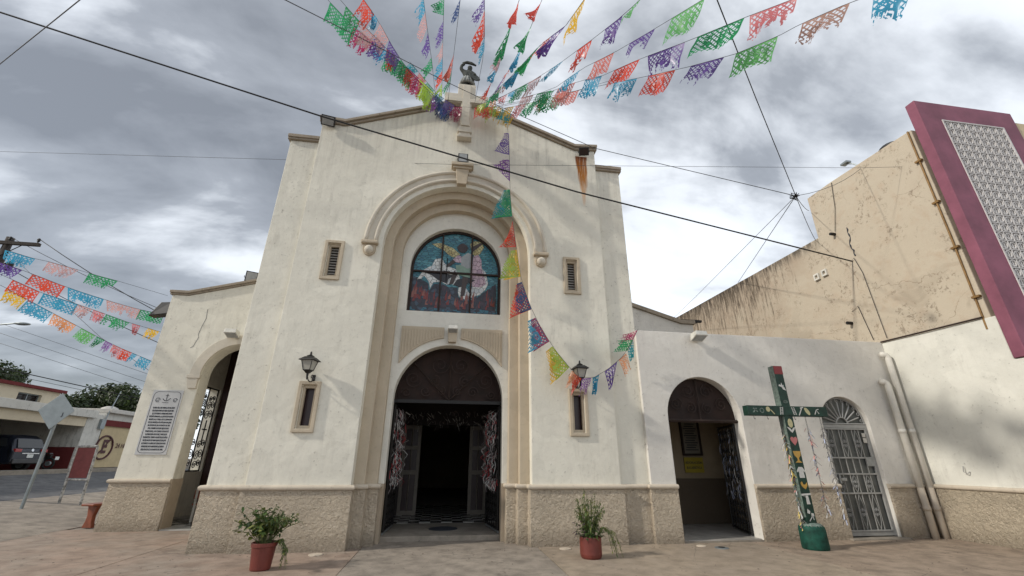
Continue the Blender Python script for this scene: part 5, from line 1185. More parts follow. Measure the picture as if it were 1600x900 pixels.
MB().lathe([(.07, 0), (.07, .01)], (0, 0, 0), 14).build('badge', 'chrome', car)
bd = bpy.data.objects['badge']; bd.matrix_parent_inverse = Matrix(); bd.location = (c0+.06+21, 0.0, .98); bd.rotation_euler = (0, radians(80), 0)
MB().box(c0-.05, c0+.05, 15.05, 16.8, CZ+.36, CZ+.56).build('bumper', 'black_plastic', car, bevel=.02)
for wx in (-.85, -3.6):
    for y in (15.0, 16.62):
        tb = MB(); tb.tube([(c0+wx, y, CZ+.33), (c0+wx, y+.22, CZ+.33)], .34, 18); w_ = tb.build('wheel', 'tyre', car)
        MB().tube([(c0+wx, y-.006, CZ+.33), (c0+wx, y+.226, CZ+.33)], .2, 12).build('rim', 'galvanised', w_)
mo = thing('motorcycle', 'dark motorcycle with white number plate beside the parked car', 'motorcycle', (-20.7, 17.6, 1.1))
MX, MY, MZ = -20.6, 17.65, 1.10
for wx in (-.1, -1.35):
    tb = MB(); tb.tube([(MX+wx+.26*cos(a), MY, MZ+.30+.26*sin(a)) for a in [2*pi*k/18 for k in range(19)]], .055, 6, False); w_ = tb.build('wheel', 'tyre', mo)
    MB().tube([(MX+wx, MY-.05, MZ+.3), (MX+wx, MY+.05, MZ+.3)], .12, 10).build('hub', 'galvanised', w_)
MB().add([(MX-.05, MY-.1, MZ+.72), (MX-.75, MY-.13, MZ+.70), (MX-1.2, MY-.12, MZ+.85), (MX-.05, MY+.1, MZ+.72), (MX-.75, MY+.13, MZ+.70), (MX-1.2, MY+.12, MZ+.85), (MX-.1, MY, MZ+.5), (MX-1.1, MY, MZ+.35)], [(0, 1, 4, 3), (1, 2, 5, 4), (0, 6, 1), (1, 6, 7), (1, 7, 2), (3, 4, 6), (4, 7, 6), (4, 5, 7), (0, 3, 6), (2, 7, 5)]).build('body', 'black_plastic', mo)
MB().box(MX-.8, MX-.1, MY-.12, MY+.12, MZ+.74, MZ+.82).build('seat', 'black_plastic', mo, bevel=.02)
MB().tube([(MX-1.2, MY-.36, MZ+1.0), (MX-1.15, MY, MZ+.92), (MX-1.2, MY+.36, MZ+1.0)], .018, 6).build('handlebar', 'iron', mo)
MB().tube([(MX-1.15, MY, MZ+.92), (MX-1.35, MY, MZ+.3)], .03, 6).build('fork', 'galvanised', mo)
MB().box(MX+.1, MX+.12, MY+.05, MY+.29, MZ+.48, MZ+.64).build('number_plate', 'plate_white', mo)

# diamond road sign seen from behind
sg = thing('road_sign', 'grey back of a diamond road sign on a leaning metal post at left', 'sign', (-12.4, 6.07, gz(-12.4)))
zb = gz(-12.4)
MB().tube([(-12.4, 6.07, zb-.03), (-12.36, 6.07, 3.35)], .045, 8).build('post', 'galvanised', sg)
m = MB(); dpl = [(0, -.58), (.52, 0), (0, .55), (-.52, 0)]
m.prism([(-12.42+a, 3.10+b) for a, b in dpl], 6.0, 6.012); m.build('plate', 'galvanised', sg, bevel=.003)
MB().box(-12.45, -12.27, 6.012, 6.03, 2.95, 3.0).box(-12.42, -12.24, 6.012, 6.03, 3.25, 3.3).build('bracket', 'grey_metal', sg)
put_text('marking', 'J', .14, 'ink', facing_front(-12.2, 5.998, 2.98), sg, bold=.008)
# board on two peeling posts
simple('peeling_white', (.34, .33, .31), .8, 0, .75, 11)
bd_ = thing('notice_board', 'maroon board on two peeling white pipe legs beside the road', 'board', (-12.2, 7.6, gz(-12.2)))
zb2 = gz(-12.2)
for xa, xb in ((-12.52, -12.56), (-11.88, -11.94)): MB().tube([(xa, 7.6, zb2-.03), (xb, 7.6, 2.0), ((xb-12.25)/2, 7.6, 2.08)] if False else [(xa, 7.6, zb2-.03), (xb, 7.6, 2.06)], .04, 8).build('leg', 'peeling_white', bd_)
MB().tube([(-12.56, 7.6, 2.05), (-11.94, 7.6, 2.07)], .042, 8).tube([(-12.54, 7.6, 1.02), (-11.91, 7.6, 1.0)], .03, 8).build('crossbar', 'peeling_white', bd_)
MB().box(-12.52, -11.97, 7.585, 7.605, 1.06, 2.02).build('panel', 'red_sheet', bd_, bevel=.004)

# utility pole and street lamp
PX, PY = -16.6, 6.65
up_ = thing('utility_pole', 'dark wooden utility pole with crossarm at the left edge', 'pole', (PX, PY, gz(PX)))
MB().tube([(PX, PY, gz(PX)-.1), (PX, PY, 9.35)], lambda u: .17-.05*u, 12).build('pole', 'wood_pole', up_, smooth=True)
MB().box(PX-1.15, PX+1.15, PY-.19, PY-.08, 9.02, 9.14).build('crossarm', 'wood_pole', up_)
MB().bar((PX-.6, PY-.14, 9.02), (PX, PY-.14, 8.5), .03).bar((PX+.6, PY-.14, 9.02), (PX, PY-.14, 8.5), .03).build('brace', 'iron', up_)
for dx in (-1.05, -.5, .12, 1.05):
    MB().lathe([(.02, 0), (.02, .06), (.05, .08), (.04, .12), (.055, .14), (.03, .2)], (PX+dx, PY-.13, 9.14), 10).build('insulator', 'iron', up_)
MB().tube([(PX+.1, PY-.2, 8.2), (PX+.35, PY-.25, 8.15), (PX+.62, PY-.25, 8.3), (PX+.7, PY-.25, 8.1)], .03, 6).lathe([(.09, 0), (.1, .03), (.1, .28), (.04, .36)], (PX+.62, PY-.25, 7.95), 10).build('cutout_fuse', 'iron', up_)
sl_ = thing('street_lamp', 'slim street lamp arm reaching in from the left edge', 'street lamp', (-18.4, 8.8, gz(-18.4)))
MB().tube([(-18.4, 8.8, gz(-18.4)), (-18.4, 8.8, 6.2)], .06, 8).build('post', 'galvanised', sl_)
MB().tube([(-18.4, 8.8, 6.2), (-18.2, 8.8, 6.42), (-17.7, 8.8, 6.54), (-17.05, 8.75, 6.62)], .03, 6).build('arm', 'galvanised', sl_)
MB().sphere((-16.82, 8.72, 6.60), .2, 12, 6, 1.5, .6, .3).build('lamp_head', 'galvanised', sl_, smooth=True)

# ------------------------------------------------------------------ trees beyond the houses
def tree(loc, h, rad, label, seed, nl, ls=.42, squash=.8):
    r = random.Random(seed); t = thing('tree', label, 'tree', group='trees beyond the houses')
    tr = MB(); tr.tube([(0, 0, -.2), (.1, .05, h*.3), (0, .1, h*.55)], lambda u: .26*(1-.6*u), 8)
    clumps = []
    for k in range(22):
        a = r.uniform(0, 2*pi); q = sqrt(r.random())*rad*.85; z = h*.62+r.uniform(-.38, .38)*h*squash*(1.1-q/rad*.6)
        c = Vector((cos(a)*q, sin(a)*q, z)); clumps.append((c, r.uniform(.22, .40)*rad))
        tr.tube([(0, .05, h*r.uniform(.3, .5)), tuple(c*.55+Vector((0, 0, h*.22))), tuple(c)], lambda u: .08*(1-.8*u), 5)
    tr.build('trunk', 'bark', t, recalc=False)
    m = MB()
    for k in range(nl):
        c, cr_ = r.choice(clumps); d = Vector((r.gauss(0, 1), r.gauss(0, 1), r.gauss(0, 1))).normalized(); p = c+d*cr_*(r.random()**.35)
        n = (d+Vector((r.uniform(-.7, .7), r.uniform(-.7, .7), r.uniform(-.2, .9)))).normalized(); a = n.orthogonal().normalized(); b = n.cross(a); s = ls*r.uniform(.5, 1.1)
        ph = r.uniform(0, 6.28); a2 = a*cos(ph)+b*sin(ph); b2 = -a*sin(ph)+b*cos(ph)
        m.add([p-a2*s*.5, p+b2*s*.22+n*s*.05, p+a2*s*.5, p-b2*s*.22+n*s*.05], [(0, 1, 2, 3)])
    m.build('crown', 'leaf_tree', t, recalc=False)
    t.location = loc; return t
tree((-30.5, 33, 1.0), 6.8, 3.6, 'dark rounded tree behind the carport house, left in the row', 31, 12000)
tree((-26.8, 35, 1.0), 7.4, 3.8, 'dark broad tree behind the gated house, right in the row', 32, 13000)
tree((-28.7, 38, 1.0), 7.6, 3.6, 'dark tree between and behind its two neighbours', 33, 11000)
tree((-39.0, 33, 1.0), 9.0, 3.4, 'dark tree top rising over the roof at the left edge', 34, 9000)

# ------------------------------------------------------------------ overhead wires
def wire(pts, r, label, mat='cable', sag=0.0):
    t = tag(bpy.data.objects.new('wire_tmp', None), None); bpy.data.objects.remove(t)
    P = [Vector(p) for p in pts]; out = []
    for i in range(len(P)-1):
        for k in range(6):
            u = k/6; q = P[i].lerp(P[i+1], u); q.z -= sag*4*u*(1-u); out.append(q)
    out.append(P[-1])
    o = MB().tube(out, r, 5).build('overhead_cable', mat, None, smooth=True)
    return tag(o, label, 'cable', 'overhead cables')
wire([(-30.2, -1.6, 17.2), (-12.13, -1.39, 11.88), (-3.76, -.89, 10.01), (3.18, -.60, 8.60), (12.16, .11, 7.49)], .022, 'thick black cable crossing the church front down to the beige wall')
wire([(-4.6, -9.5, 4.6), (-3.04, -5.02, 8.64), (-2.54, -3.47, 10.01), (-.70, -1.48, 11.15), (.47, -.76, 11.37), (3.60, -1.11, 9.73), (8.17, -2.41, 7.79)], .009, 'thin wire from upper left past the gable cross to the cable knot', 'thin_wire')
wire([(-2.5, -12, 6.3), (3.34, -6.67, 7.68), (5.29, -4.91, 8.0), (8.17, -2.41, 7.79)], .009, 'dark wire dropping from the top edge to the cable knot at right')
wire([(-26, 5.4, 11.2), (-13.87, 2.45, 10.29), (-.05, -.25, 9.40), (10.92, -1.92, 9.33), (20, -3.2, 9.7)], .005, 'faint level wire across the upper church wall', 'thin_wire')
wire([(-5.4, -5.2, 9.6), (-7.71, -3.29, 10.11), (-11.88, -.33, 11.05), (-20, 5.4, 11.6)], .011, 'grey wire cutting the top left corner of the sky', 'thin_wire')
wire([(8.17, -2.41, 7.79), (12.16, -1.05, 10.1)], .007, 'fine wire from the cable knot to the beige roof edge', 'thin_wire', .15)
wire([(8.17, -2.41, 7.79), (12.16, 1.05, 9.9)], .008, 'short wire from the cable knot to the beige wall corner', 'thin_wire', .1)
wire([(8.17, -2.41, 7.79), (12.16, 1.1, 8.72)], .008, 'slack wire from the cable knot to the wall step', 'thin_wire', .25)
wire([(8.17, -2.41, 7.79), (12.16, 5.3, 8.9)], .009, 'wire from the cable knot down to the mouldy wall top', 'thin_wire')
wire([(8.17, -2.41, 7.79), (10.3, 5.5, 8.3), (12.4, 14, 8.8)], .007, 'long faint wire from the cable knot to the rear', 'thin_wire')
kn = thing('cable_knot', 'tangled junction where several wires meet in the sky at right', 'cable knot', (8.17, -2.41, 7.79))
for k in range(7):
    r = random.Random(k); MB().tube([(8.17+r.uniform(-.12, .12), -2.41+r.uniform(-.1, .1), 7.79+r.uniform(-.08, .08)) for i in range(4)], .010, 5).build('tie', 'cable', kn)
for i, (a, b, rr, lb) in enumerate((((PX+1.05, PY-.13, 9.32), (-9.5, 6.2, 6.1), .014, 'upper'), ((PX+.12, PY-.13, 9.32), (-9.5, 6.3, 6.35), .010, 'second'), ((PX+.3, PY-.2, 8.2), (-9.5, 6.6, 5.2), .012, 'third'))):
    wire([a, b], rr, '%s service wire running from the utility pole behind the left aisle' % lb, 'cable' if i != 1 else 'thin_wire', .12)
for i, (z0, z1) in enumerate(((7.49, 5.18), (7.08, 4.82), (6.66, 4.46))):
    wire([(-20.83, 12.3, z0), (-13.4, 12.2, z1), (-8, 12.1, z1-1.5)], .008, ('highest', 'middle', 'lowest')[i]+' of three faint wires over the street below the garlands', 'thin_wire')
wire([(-20.7, 13, 5.56), (-17.84, 15, 4.96), (-13, 17.6, 4.0)], .022, 'dark cable sloping over the far carport roof')
wire([(-20.7, 13.2, 5.35), (-17.84, 15.2, 4.78), (-13, 17.8, 3.9)], .010, 'thin dark line below the sloping carport cable')
wire([(-16.7, 6.7, 8.9), (-11.5, 5.4, 5.4), (-9, 5.0, 4.0)], .007, 'fine guy line running down past the left garlands', 'thin_wire')

# ------------------------------------------------------------------ paper garlands
GARLANDS = [
 ('garland of green, magenta and blue paper flags rising furthest left from the gable cross',
  [(-3.122,-3.674,10.731),(-2.929,-3.372,10.771),(-2.723,-3.047,10.813),(-2.468,-2.718,10.897),(-2.173,-2.375,11.009),(-1.853,-2.004,11.133),(-1.53,-1.585,11.235),(-1.196,-1.118,11.327),(-0.835,-0.603,11.422),(-0.439,-0.038,11.526)],
  [((-3.022,-3.518,10.752),(-2.652,-2.935,10.828),'green','n'),
   ((-2.652,-2.935,10.828),(-2.27,-2.487,10.971),'magenta','t'),
   ((-2.27,-2.487,10.971),(-2.043,-2.224,11.059),'blue','t'),
   ((-2.019,-2.196,11.068),(-1.737,-1.866,11.176),'green','n'),
   ((-1.681,-1.79,11.192),(-1.328,-1.305,11.292),'magenta','n'),
   ((-1.293,-1.255,11.301),(-0.939,-0.75,11.394),'lime','n'),
   ((-0.894,-0.687,11.406),(-0.458,-0.065,11.521),'navy','t')]),
 ('garland with a pale pink flag between purple and green flags left of the gable cross',
  [(-2.352,-3.79,10.735),(-2.188,-3.4,10.823),(-2.031,-2.962,10.906),(-1.877,-2.473,10.985),(-1.682,-1.941,11.087),(-1.421,-1.368,11.231),(-1.111,-0.735,11.407),(-0.733,-0.037,11.632)],
  [((-2.311,-3.693,10.757),(-2.148,-3.306,10.845),'red','t'),
   ((-2.197,-3.421,10.818),(-2.098,-3.187,10.871),'blue','f'),
   ((-2.062,-3.066,10.89),(-1.934,-2.641,10.955),'pink','n'),
   ((-1.921,-2.6,10.962),(-1.737,-2.069,11.057),'purple','n'),
   ((-1.717,-2.018,11.068),(-1.49,-1.512,11.193),'green','n'),
   ((-1.232,-0.975,11.338),(-0.982,-0.496,11.484),'lime','f')]),
 ('upright garland of purple, pink, blue and red flags just left of the statue',
  [(-0.676,-3.36,11.749),(-0.689,-2.83,11.747),(-0.704,-2.247,11.746),(-0.715,-1.602,11.744),(-0.727,-0.884,11.742),(-0.74,-0.08,11.74)],
  [((-0.676,-3.33,11.749),(-0.688,-2.857,11.747),'green','f'),
   ((-0.692,-2.722,11.747),(-0.704,-2.23,11.746),'purple','t'),
   ((-0.706,-2.121,11.746),(-0.713,-1.7,11.744),'pink','t'),
   ((-0.714,-1.638,11.744),(-0.72,-1.285,11.743),'blue','n'),
   ((-0.721,-1.225,11.743),(-0.727,-0.892,11.742),'red','n'),
   ((-0.729,-0.777,11.742),(-0.736,-0.332,11.741),'lime','t')]),
 ('short garland of blue and pale pink flags above the purple torn flag',
  [(-1.107,-3.636,11.244),(-1.075,-3.077,11.306),(-1.027,-2.454,11.378),(-0.975,-1.749,11.458),(-0.934,-0.945,11.547),(-0.888,-0.021,11.649)],
  [((-1.105,-3.592,11.249),(-1.083,-3.222,11.29),'blue','t'),
   ((-1.081,-3.188,11.294),(-1.057,-2.772,11.34),'pink','n'),
   ((-1.043,-2.625,11.358),(-0.999,-2.163,11.412),'purple','t'),
   ((-0.981,-1.87,11.445),(-0.963,-1.515,11.484),'green','n')]),
 ('garland with a long red flag and blue torn flag straight above the statue',
  [(0.189,-4.854,9.743),(0.237,-4.242,10.007),(0.293,-3.519,10.319),(0.317,-2.645,10.697),(0.29,-1.572,11.163),(0.256,-0.23,11.745)],
  [((0.192,-4.821,9.758),(0.219,-4.467,9.91),'purple','t'),
   ((0.222,-4.43,9.926),(0.286,-3.607,10.281),'red','f'),
   ((0.288,-3.581,10.292),(0.327,-3.065,10.515),'blue','t')]),
 ('garland with a slender green flag and blue flag right of the statue',
  [(0.803,-5.288,9.244),(0.776,-4.766,9.495),(0.751,-4.158,9.786),(0.724,-3.442,10.127),(0.702,-2.586,10.533),(0.59,-1.543,11.058),(0.45,-0.244,11.71)],
  [((0.797,-5.154,9.309),(0.777,-4.776,9.49),'red','f'),
   ((0.769,-4.621,9.565),(0.727,-3.516,10.092),'green','f'),
   ((0.724,-3.454,10.122),(0.71,-2.89,10.389),'pink','t'),
   ((0.709,-2.872,10.398),(0.642,-1.978,10.837),'blue','n'),
   ((0.632,-1.892,10.881),(0.57,-1.356,11.152),'red','t')]),
 ('garland led by a yellow flag slanting from the gable cross to upper right',
  [(1.603,-6.295,7.942),(1.569,-5.905,8.158),(1.529,-5.456,8.407),(1.404,-4.951,8.765),(1.274,-4.352,9.169),(1.153,-3.627,9.619),(1.005,-2.748,10.166),(0.802,-1.659,10.861),(0.543,-0.273,11.747)],
  [((1.598,-6.231,7.978),(1.55,-5.691,8.277),'yellow','n'),
   ((1.528,-5.448,8.412),(1.409,-4.97,8.752),'purple','f'),
   ((1.409,-4.97,8.752),(1.329,-4.651,8.979),'red','t'),
   ((1.315,-4.595,9.018),(1.196,-3.888,9.457),'green','f'),
   ((1.183,-3.808,9.507),(1.061,-3.077,9.961),'blue','f'),
   ((1.034,-2.917,10.06),(0.924,-2.316,10.442),'pink','t'),
   ((0.869,-2.023,10.629),(0.765,-1.462,10.987),'green','f')]),
 ('garland of ragged purple and red flags leading to a green flag at the top edge',
  [(2.345,-6.543,7.745),(2.293,-6.257,7.89),(2.229,-5.943,8.058),(2.146,-5.595,8.256),(2.053,-5.206,8.479),(1.942,-4.767,8.738),(1.815,-4.268,9.033),(1.66,-3.698,9.382),(1.474,-3.039,9.798),(1.235,-2.273,10.314),(0.95,-1.36,10.929),(0.605,-0.253,11.675)],
  [((2.331,-6.467,7.783),(2.288,-6.227,7.906),'lightgreen','n'),
   ((2.249,-6.026,8.01),(2.147,-5.598,8.255),'purple','t'),
   ((2.059,-5.227,8.467),(1.945,-4.778,8.731),'red','t'),
   ((1.819,-4.285,9.022),(1.688,-3.8,9.32),'blue','n'),
   ((1.582,-3.409,9.559),(1.41,-2.836,9.935),'pink','t'),
   ((1.372,-2.712,10.018),(1.206,-2.182,10.376),'green','n')]),
 ('garland of green, purple, red and blue flags, third from the lowest on the right',
  [(3.358,-6.558,7.951),(3.272,-6.328,8.062),(3.179,-6.08,8.182),(3.078,-5.811,8.312),(2.967,-5.518,8.455),(2.844,-5.2,8.615),(2.709,-4.851,8.789),(2.551,-4.471,8.996),(2.373,-4.052,9.23),(2.2,-3.575,9.455),(2.017,-3.037,9.692),(1.758,-2.461,10.052),(1.438,-1.822,10.51),(1.071,-1.091,11.033),(0.646,-0.245,11.639)],
  [((3.328,-6.48,7.989),(3.127,-5.942,8.248),'lightgreen','n'),
   ((3.011,-5.631,8.398),(2.813,-5.121,8.654),'purple','t'),
   ((2.671,-4.753,8.839),(2.472,-4.285,9.1),'coral','n'),
   ((2.305,-3.885,9.319),(2.121,-3.345,9.557),'blue','n'),
   ((1.951,-2.845,9.777),(1.713,-2.371,10.117),'green','n'),
   ((1.648,-2.241,10.21),(1.417,-1.781,10.539),'pink','t')]),
 ('long garland ending in a pink and a large green flag at upper right',
  [(4.125,-7.225,7.166),(4.053,-7.074,7.257),(3.976,-6.914,7.353),(3.894,-6.743,7.456),(3.807,-6.561,7.565),(3.717,-6.365,7.676),(3.62,-6.155,7.795),(3.517,-5.929,7.923),(3.404,-5.687,8.063),(3.279,-5.428,8.22),(3.144,-5.147,8.39),(3.001,-4.84,8.568),(2.85,-4.501,8.751),(2.686,-4.131,8.951),(2.48,-3.744,9.23),(2.258,-3.311,9.522),(2.025,-2.82,9.815),(1.764,-2.272,10.143),(1.457,-1.67,10.548),(1.097,-1.0,11.041),(0.687,-0.236,11.604)],
  [((4.077,-7.126,7.226),(3.839,-6.628,7.525),'rose','t'),
   ((3.81,-6.566,7.562),(3.519,-5.934,7.92),'green','n'),
   ((3.43,-5.741,8.03),(3.128,-5.113,8.411),'purple','t'),
   ((3.055,-4.962,8.503),(2.81,-4.41,8.8),'red','n'),
   ((2.675,-4.11,8.966),(2.467,-3.721,9.247),'blue','n'),
   ((2.333,-3.467,9.428),(2.083,-2.943,9.742),'coral','n'),
   ((2.027,-2.823,9.813),(1.811,-2.371,10.084),'green','t')]),
 ('lowest long garland whose green flag shows cut figures near the bare sky',
  [(4.91,-7.806,6.698),(4.851,-7.699,6.766),(4.789,-7.588,6.837),(4.724,-7.47,6.911),(4.655,-7.347,6.989),(4.589,-7.213,7.058),(4.524,-7.068,7.122),(4.454,-6.915,7.189),(4.385,-6.752,7.255),(4.317,-6.575,7.313),(4.236,-6.393,7.391),(4.147,-6.201,7.479),(4.052,-5.997,7.574),(3.938,-5.789,7.703),(3.817,-5.566,7.841),(3.686,-5.328,7.991),(3.542,-5.076,8.163),(3.387,-4.804,8.347),(3.217,-4.512,8.552),(3.033,-4.197,8.777),(2.833,-3.854,9.02),(2.615,-3.478,9.283),(2.376,-3.066,9.572),(2.113,-2.613,9.891),(1.822,-2.112,10.243),(1.498,-1.554,10.635),(1.136,-0.931,11.074),(0.727,-0.228,11.568)],
  [((4.876,-7.744,6.738),(4.725,-7.473,6.909),'blue','t'),
   ((4.623,-7.287,7.025),(4.413,-6.824,7.229),'tan','t'),
   ((4.3,-6.531,7.328),(4.058,-6.008,7.567),'lightgreen','n'),
   ((3.977,-5.86,7.659),(3.722,-5.391,7.949),'purple','t'),
   ((3.588,-5.157,8.107),(3.336,-4.716,8.407),'red','n'),
   ((3.212,-4.503,8.558),(2.949,-4.054,8.879),'blue','t'),
   ((2.366,-3.048,9.585),(2.153,-2.683,9.842),'pink','n'),
   ((2.04,-2.489,9.978),(1.828,-2.123,10.236),'green','n')]),
 ('cluster of yellow, red and teal flags tied across the arms of the gable cross',
  [(-0.963,-0.124,11.662),(-0.337,-0.211,11.51),(0.293,-0.334,11.45),(0.914,-0.48,11.448),(1.471,-0.489,11.133)],
  [((-0.847,-0.137,11.626),(-0.497,-0.18,11.526),'navy','t'),
   ((-0.497,-0.18,11.526),(-0.117,-0.253,11.488),'magenta','t'),
   ((0.261,-0.327,11.45),(0.784,-0.45,11.449),'red','n'),
   ((0.54,-0.392,11.45),(0.896,-0.476,11.448),'lime','t'),
   ((0.933,-0.484,11.448),(1.427,-0.488,11.159),'yellow','t'),
   ((1.071,-0.485,11.367),(1.383,-0.488,11.185),'teal','n')]),
 ('dense inner garland of small magenta, blue and green flags left of the gable cross',
  [(-2.794,-3.86,10.532),(-2.619,-3.526,10.605),(-2.423,-3.166,10.688),(-2.195,-2.782,10.793),(-1.946,-2.363,10.908),(-1.673,-1.903,11.033),(-1.372,-1.397,11.172),(-1.036,-0.837,11.328),(-0.65,-0.22,11.515)],
  [((-2.659,-3.604,10.588),(-2.455,-3.218,10.673),'green','t'),
   ((-2.414,-3.15,10.692),(-2.223,-2.828,10.78),'pink','n'),
   ((-2.201,-2.791,10.79),(-2.017,-2.482,10.875),'purple','n'),
   ((-1.993,-2.442,10.886),(-1.816,-2.144,10.967),'red','t'),
   ((-1.791,-2.101,10.979),(-1.605,-1.789,11.065),'green','n'),
   ((-1.597,-1.775,11.069),(-1.423,-1.483,11.149),'red','t'),
   ((-1.407,-1.455,11.156),(-1.226,-1.151,11.24),'magenta','n'),
   ((-1.208,-1.121,11.248),(-1.012,-0.799,11.34),'lime','n'),
   ((-0.998,-0.775,11.347),(-0.773,-0.417,11.456),'violet','t')]),
 ('short low garland of small pink, green and red flags just right of the gable cross',
  [(3.363,-3.227,9.943),(3.017,-2.834,10.116),(2.644,-2.41,10.303),(2.238,-1.955,10.514),(1.792,-1.465,10.757),(1.301,-0.938,11.039),(0.755,-0.374,11.381)],
  [((2.743,-2.522,10.253),(2.484,-2.23,10.386),'coral','n'),
   ((2.435,-2.176,10.412),(2.198,-1.909,10.535),'green','n'),
   ((2.146,-1.851,10.562),(1.924,-1.607,10.682),'red','t'),
   ((1.864,-1.542,10.716),(1.627,-1.286,10.85),'green','n'),
   ((1.603,-1.26,10.864),(1.385,-1.025,10.987),'rose','n'),
   ((1.338,-0.977,11.016),(1.127,-0.758,11.148),'yellow','t')]),
 ('ragged knot of green, blue and purple flags against the left arm of the gable cross',
  [(-1.668,-0.999,12.198),(-1.263,-0.761,11.898),(-0.847,-0.517,11.591),(-0.306,-0.335,11.405)],
  [((-1.633,-0.979,12.173),(-1.421,-0.854,12.016),'teal','t'),
   ((-1.389,-0.835,11.992),(-1.182,-0.713,11.838),'coral','t'),
   ((-1.146,-0.693,11.812),(-0.938,-0.57,11.658),'green','t'),
   ((-0.902,-0.549,11.632),(-0.661,-0.453,11.525),'blue','t'),
   ((-0.615,-0.438,11.51),(-0.342,-0.347,11.417),'purple','t')]),
 ('ragged knot of orange, green and pink flags against the right arm of the gable cross',
  [(0.255,-0.42,11.408),(1.05,-0.932,11.414),(1.753,-1.446,11.512)],
  [((0.328,-0.464,11.405),(0.58,-0.62,11.396),'lime','t'),
   ((0.613,-0.64,11.395),(0.857,-0.8,11.401),'orange','t'),
   ((0.905,-0.833,11.404),(1.129,-0.986,11.42),'rose','t'),
   ((1.179,-1.02,11.423),(1.395,-1.18,11.456),'blue','t'),
   ((1.447,-1.218,11.464),(1.658,-1.375,11.497),'green','t')]),
 ('steep garland of small blue and red flags close to the right of the statue',
  [(1.37,-4.691,10.252),(1.318,-4.189,10.39),(1.258,-3.625,10.545),(1.158,-2.986,10.734),(1.028,-2.254,10.958),(0.836,-1.412,11.239),(0.631,-0.427,11.557)],
  [((1.353,-4.526,10.297),(1.306,-4.075,10.421),'red','f'),
   ((1.286,-3.892,10.471),(1.239,-3.446,10.594),'green','f'),
   ((1.214,-3.3,10.638),(1.113,-2.73,10.813),'blue','f'),
   ((1.084,-2.57,10.862),(0.984,-2.05,11.025),'coral','t'),
   ((0.95,-1.902,11.075),(0.841,-1.432,11.233),'violet','n'),
   ((0.817,-1.332,11.267),(0.707,-0.801,11.438),'green','n')]),
 ('second upright garland of small torn flags left of the statue',
  [(-0.27,-4.103,10.746),(-0.309,-3.531,10.877),(-0.354,-2.883,11.025),(-0.408,-2.14,11.195),(-0.471,-1.282,11.392),(-0.544,-0.279,11.622)],
  [((-0.277,-4.003,10.769),(-0.308,-3.551,10.872),'navy','t'),
   ((-0.395,-2.32,11.154),(-0.434,-1.786,11.277),'coral','f'),
   ((-0.445,-1.629,11.313),(-0.486,-1.072,11.44),'green','t')]),
 ('hanging garland looping from the gable down past the right lantern to the annex',
  [(1.092,-0.45,11.358),(1.226,-0.45,10.765),(1.283,-0.45,10.167),(1.299,-0.45,9.578),(1.312,-0.45,9.009),(1.326,-0.45,8.46),(1.37,-0.45,7.934),(1.421,-0.45,7.426),(1.484,-0.45,6.937),(1.548,-0.45,6.463),(1.614,-0.45,6.005),(1.734,-0.45,5.578),(1.876,-0.45,5.17),(2.053,-0.45,4.793),(2.255,-0.45,4.439),(2.478,-0.45,4.109),(2.726,-0.45,3.805),(2.982,-0.45,3.517),(3.374,-0.45,3.528),(3.745,-0.45,3.749),(4.093,-0.45,4.025),(4.371,-0.45,4.376),(4.602,-0.45,4.777)],
  [((1.273,-0.45,10.51),(1.295,-0.45,9.742),'purple','n'),
   ((1.299,-0.45,9.571),(1.315,-0.45,8.844),'violet','f'),
   ((1.321,-0.45,8.582),(1.385,-0.45,7.751),'green','n'),
   ((1.398,-0.45,7.602),(1.498,-0.45,6.828),'red','f'),
   ((1.507,-0.45,6.758),(1.614,-0.45,6.009),'yellow','n'),
   ((1.636,-0.45,5.861),(1.882,-0.45,5.151),'navy','n'),
   ((1.971,-0.45,4.938),(2.305,-0.45,4.351),'magenta','n'),
   ((2.373,-0.45,4.238),(2.774,-0.45,3.746),'lime','n'),
   ((2.838,-0.45,3.67),(2.964,-0.45,3.536),'orange','t'),
   ((2.887,-0.45,3.618),(3.056,-0.45,3.486),'red','n'),
   ((3.071,-0.45,3.488),(3.298,-0.45,3.514),'violet','t'),
   ((3.329,-0.45,3.518),(3.498,-0.45,3.595),'blue','f'),
   ((3.637,-0.45,3.671),(3.973,-0.45,3.924),'purple','f'),
   ((4.025,-0.45,3.965),(4.221,-0.45,4.143),'orange','t'),
   ((4.273,-0.45,4.207),(4.44,-0.45,4.496),'teal','n'),
   ((4.44,-0.45,4.496),(4.584,-0.45,4.747),'magenta','t')]),
 ('uppermost left garland, with a blue, a pale pink and a green flag',
  [(-11.875,1.21,6.71),(-11.676,1.424,6.694),(-11.469,1.648,6.674),(-11.253,1.883,6.652),(-11.022,2.111,6.665),(-10.784,2.36,6.655),(-10.537,2.623,6.639),(-10.279,2.898,6.621),(-10.006,3.181,6.613),(-9.723,3.483,6.592),(-9.427,3.801,6.57),(-9.115,4.134,6.546)],
  [((-11.587,1.519,6.687),(-11.206,1.934,6.647),'blue','t'),
   ((-11.025,2.108,6.664),(-10.595,2.559,6.646),'pink','t'),
   ((-10.444,2.726,6.626),(-9.989,3.199,6.612),'green','t')]),
 ('second left garland carrying red, blue, pink and green flags to the aisle corner',
  [(-11.686,1.012,6.323),(-11.497,1.242,6.283),(-11.299,1.482,6.241),(-11.093,1.734,6.196),(-10.881,2.0,6.14),(-10.661,2.282,6.076),(-10.425,2.569,6.026),(-10.175,2.866,5.983),(-9.91,3.174,5.944),(-9.629,3.494,5.914),(-9.331,3.822,5.901),(-9.008,4.15,5.93)],
  [((-11.463,1.283,6.276),(-11.141,1.676,6.206),'purple','t'),
   ((-11.013,1.832,6.178),(-10.596,2.366,6.057),'red','n'),
   ((-10.561,2.407,6.05),(-10.042,3.023,5.959),'blue','t'),
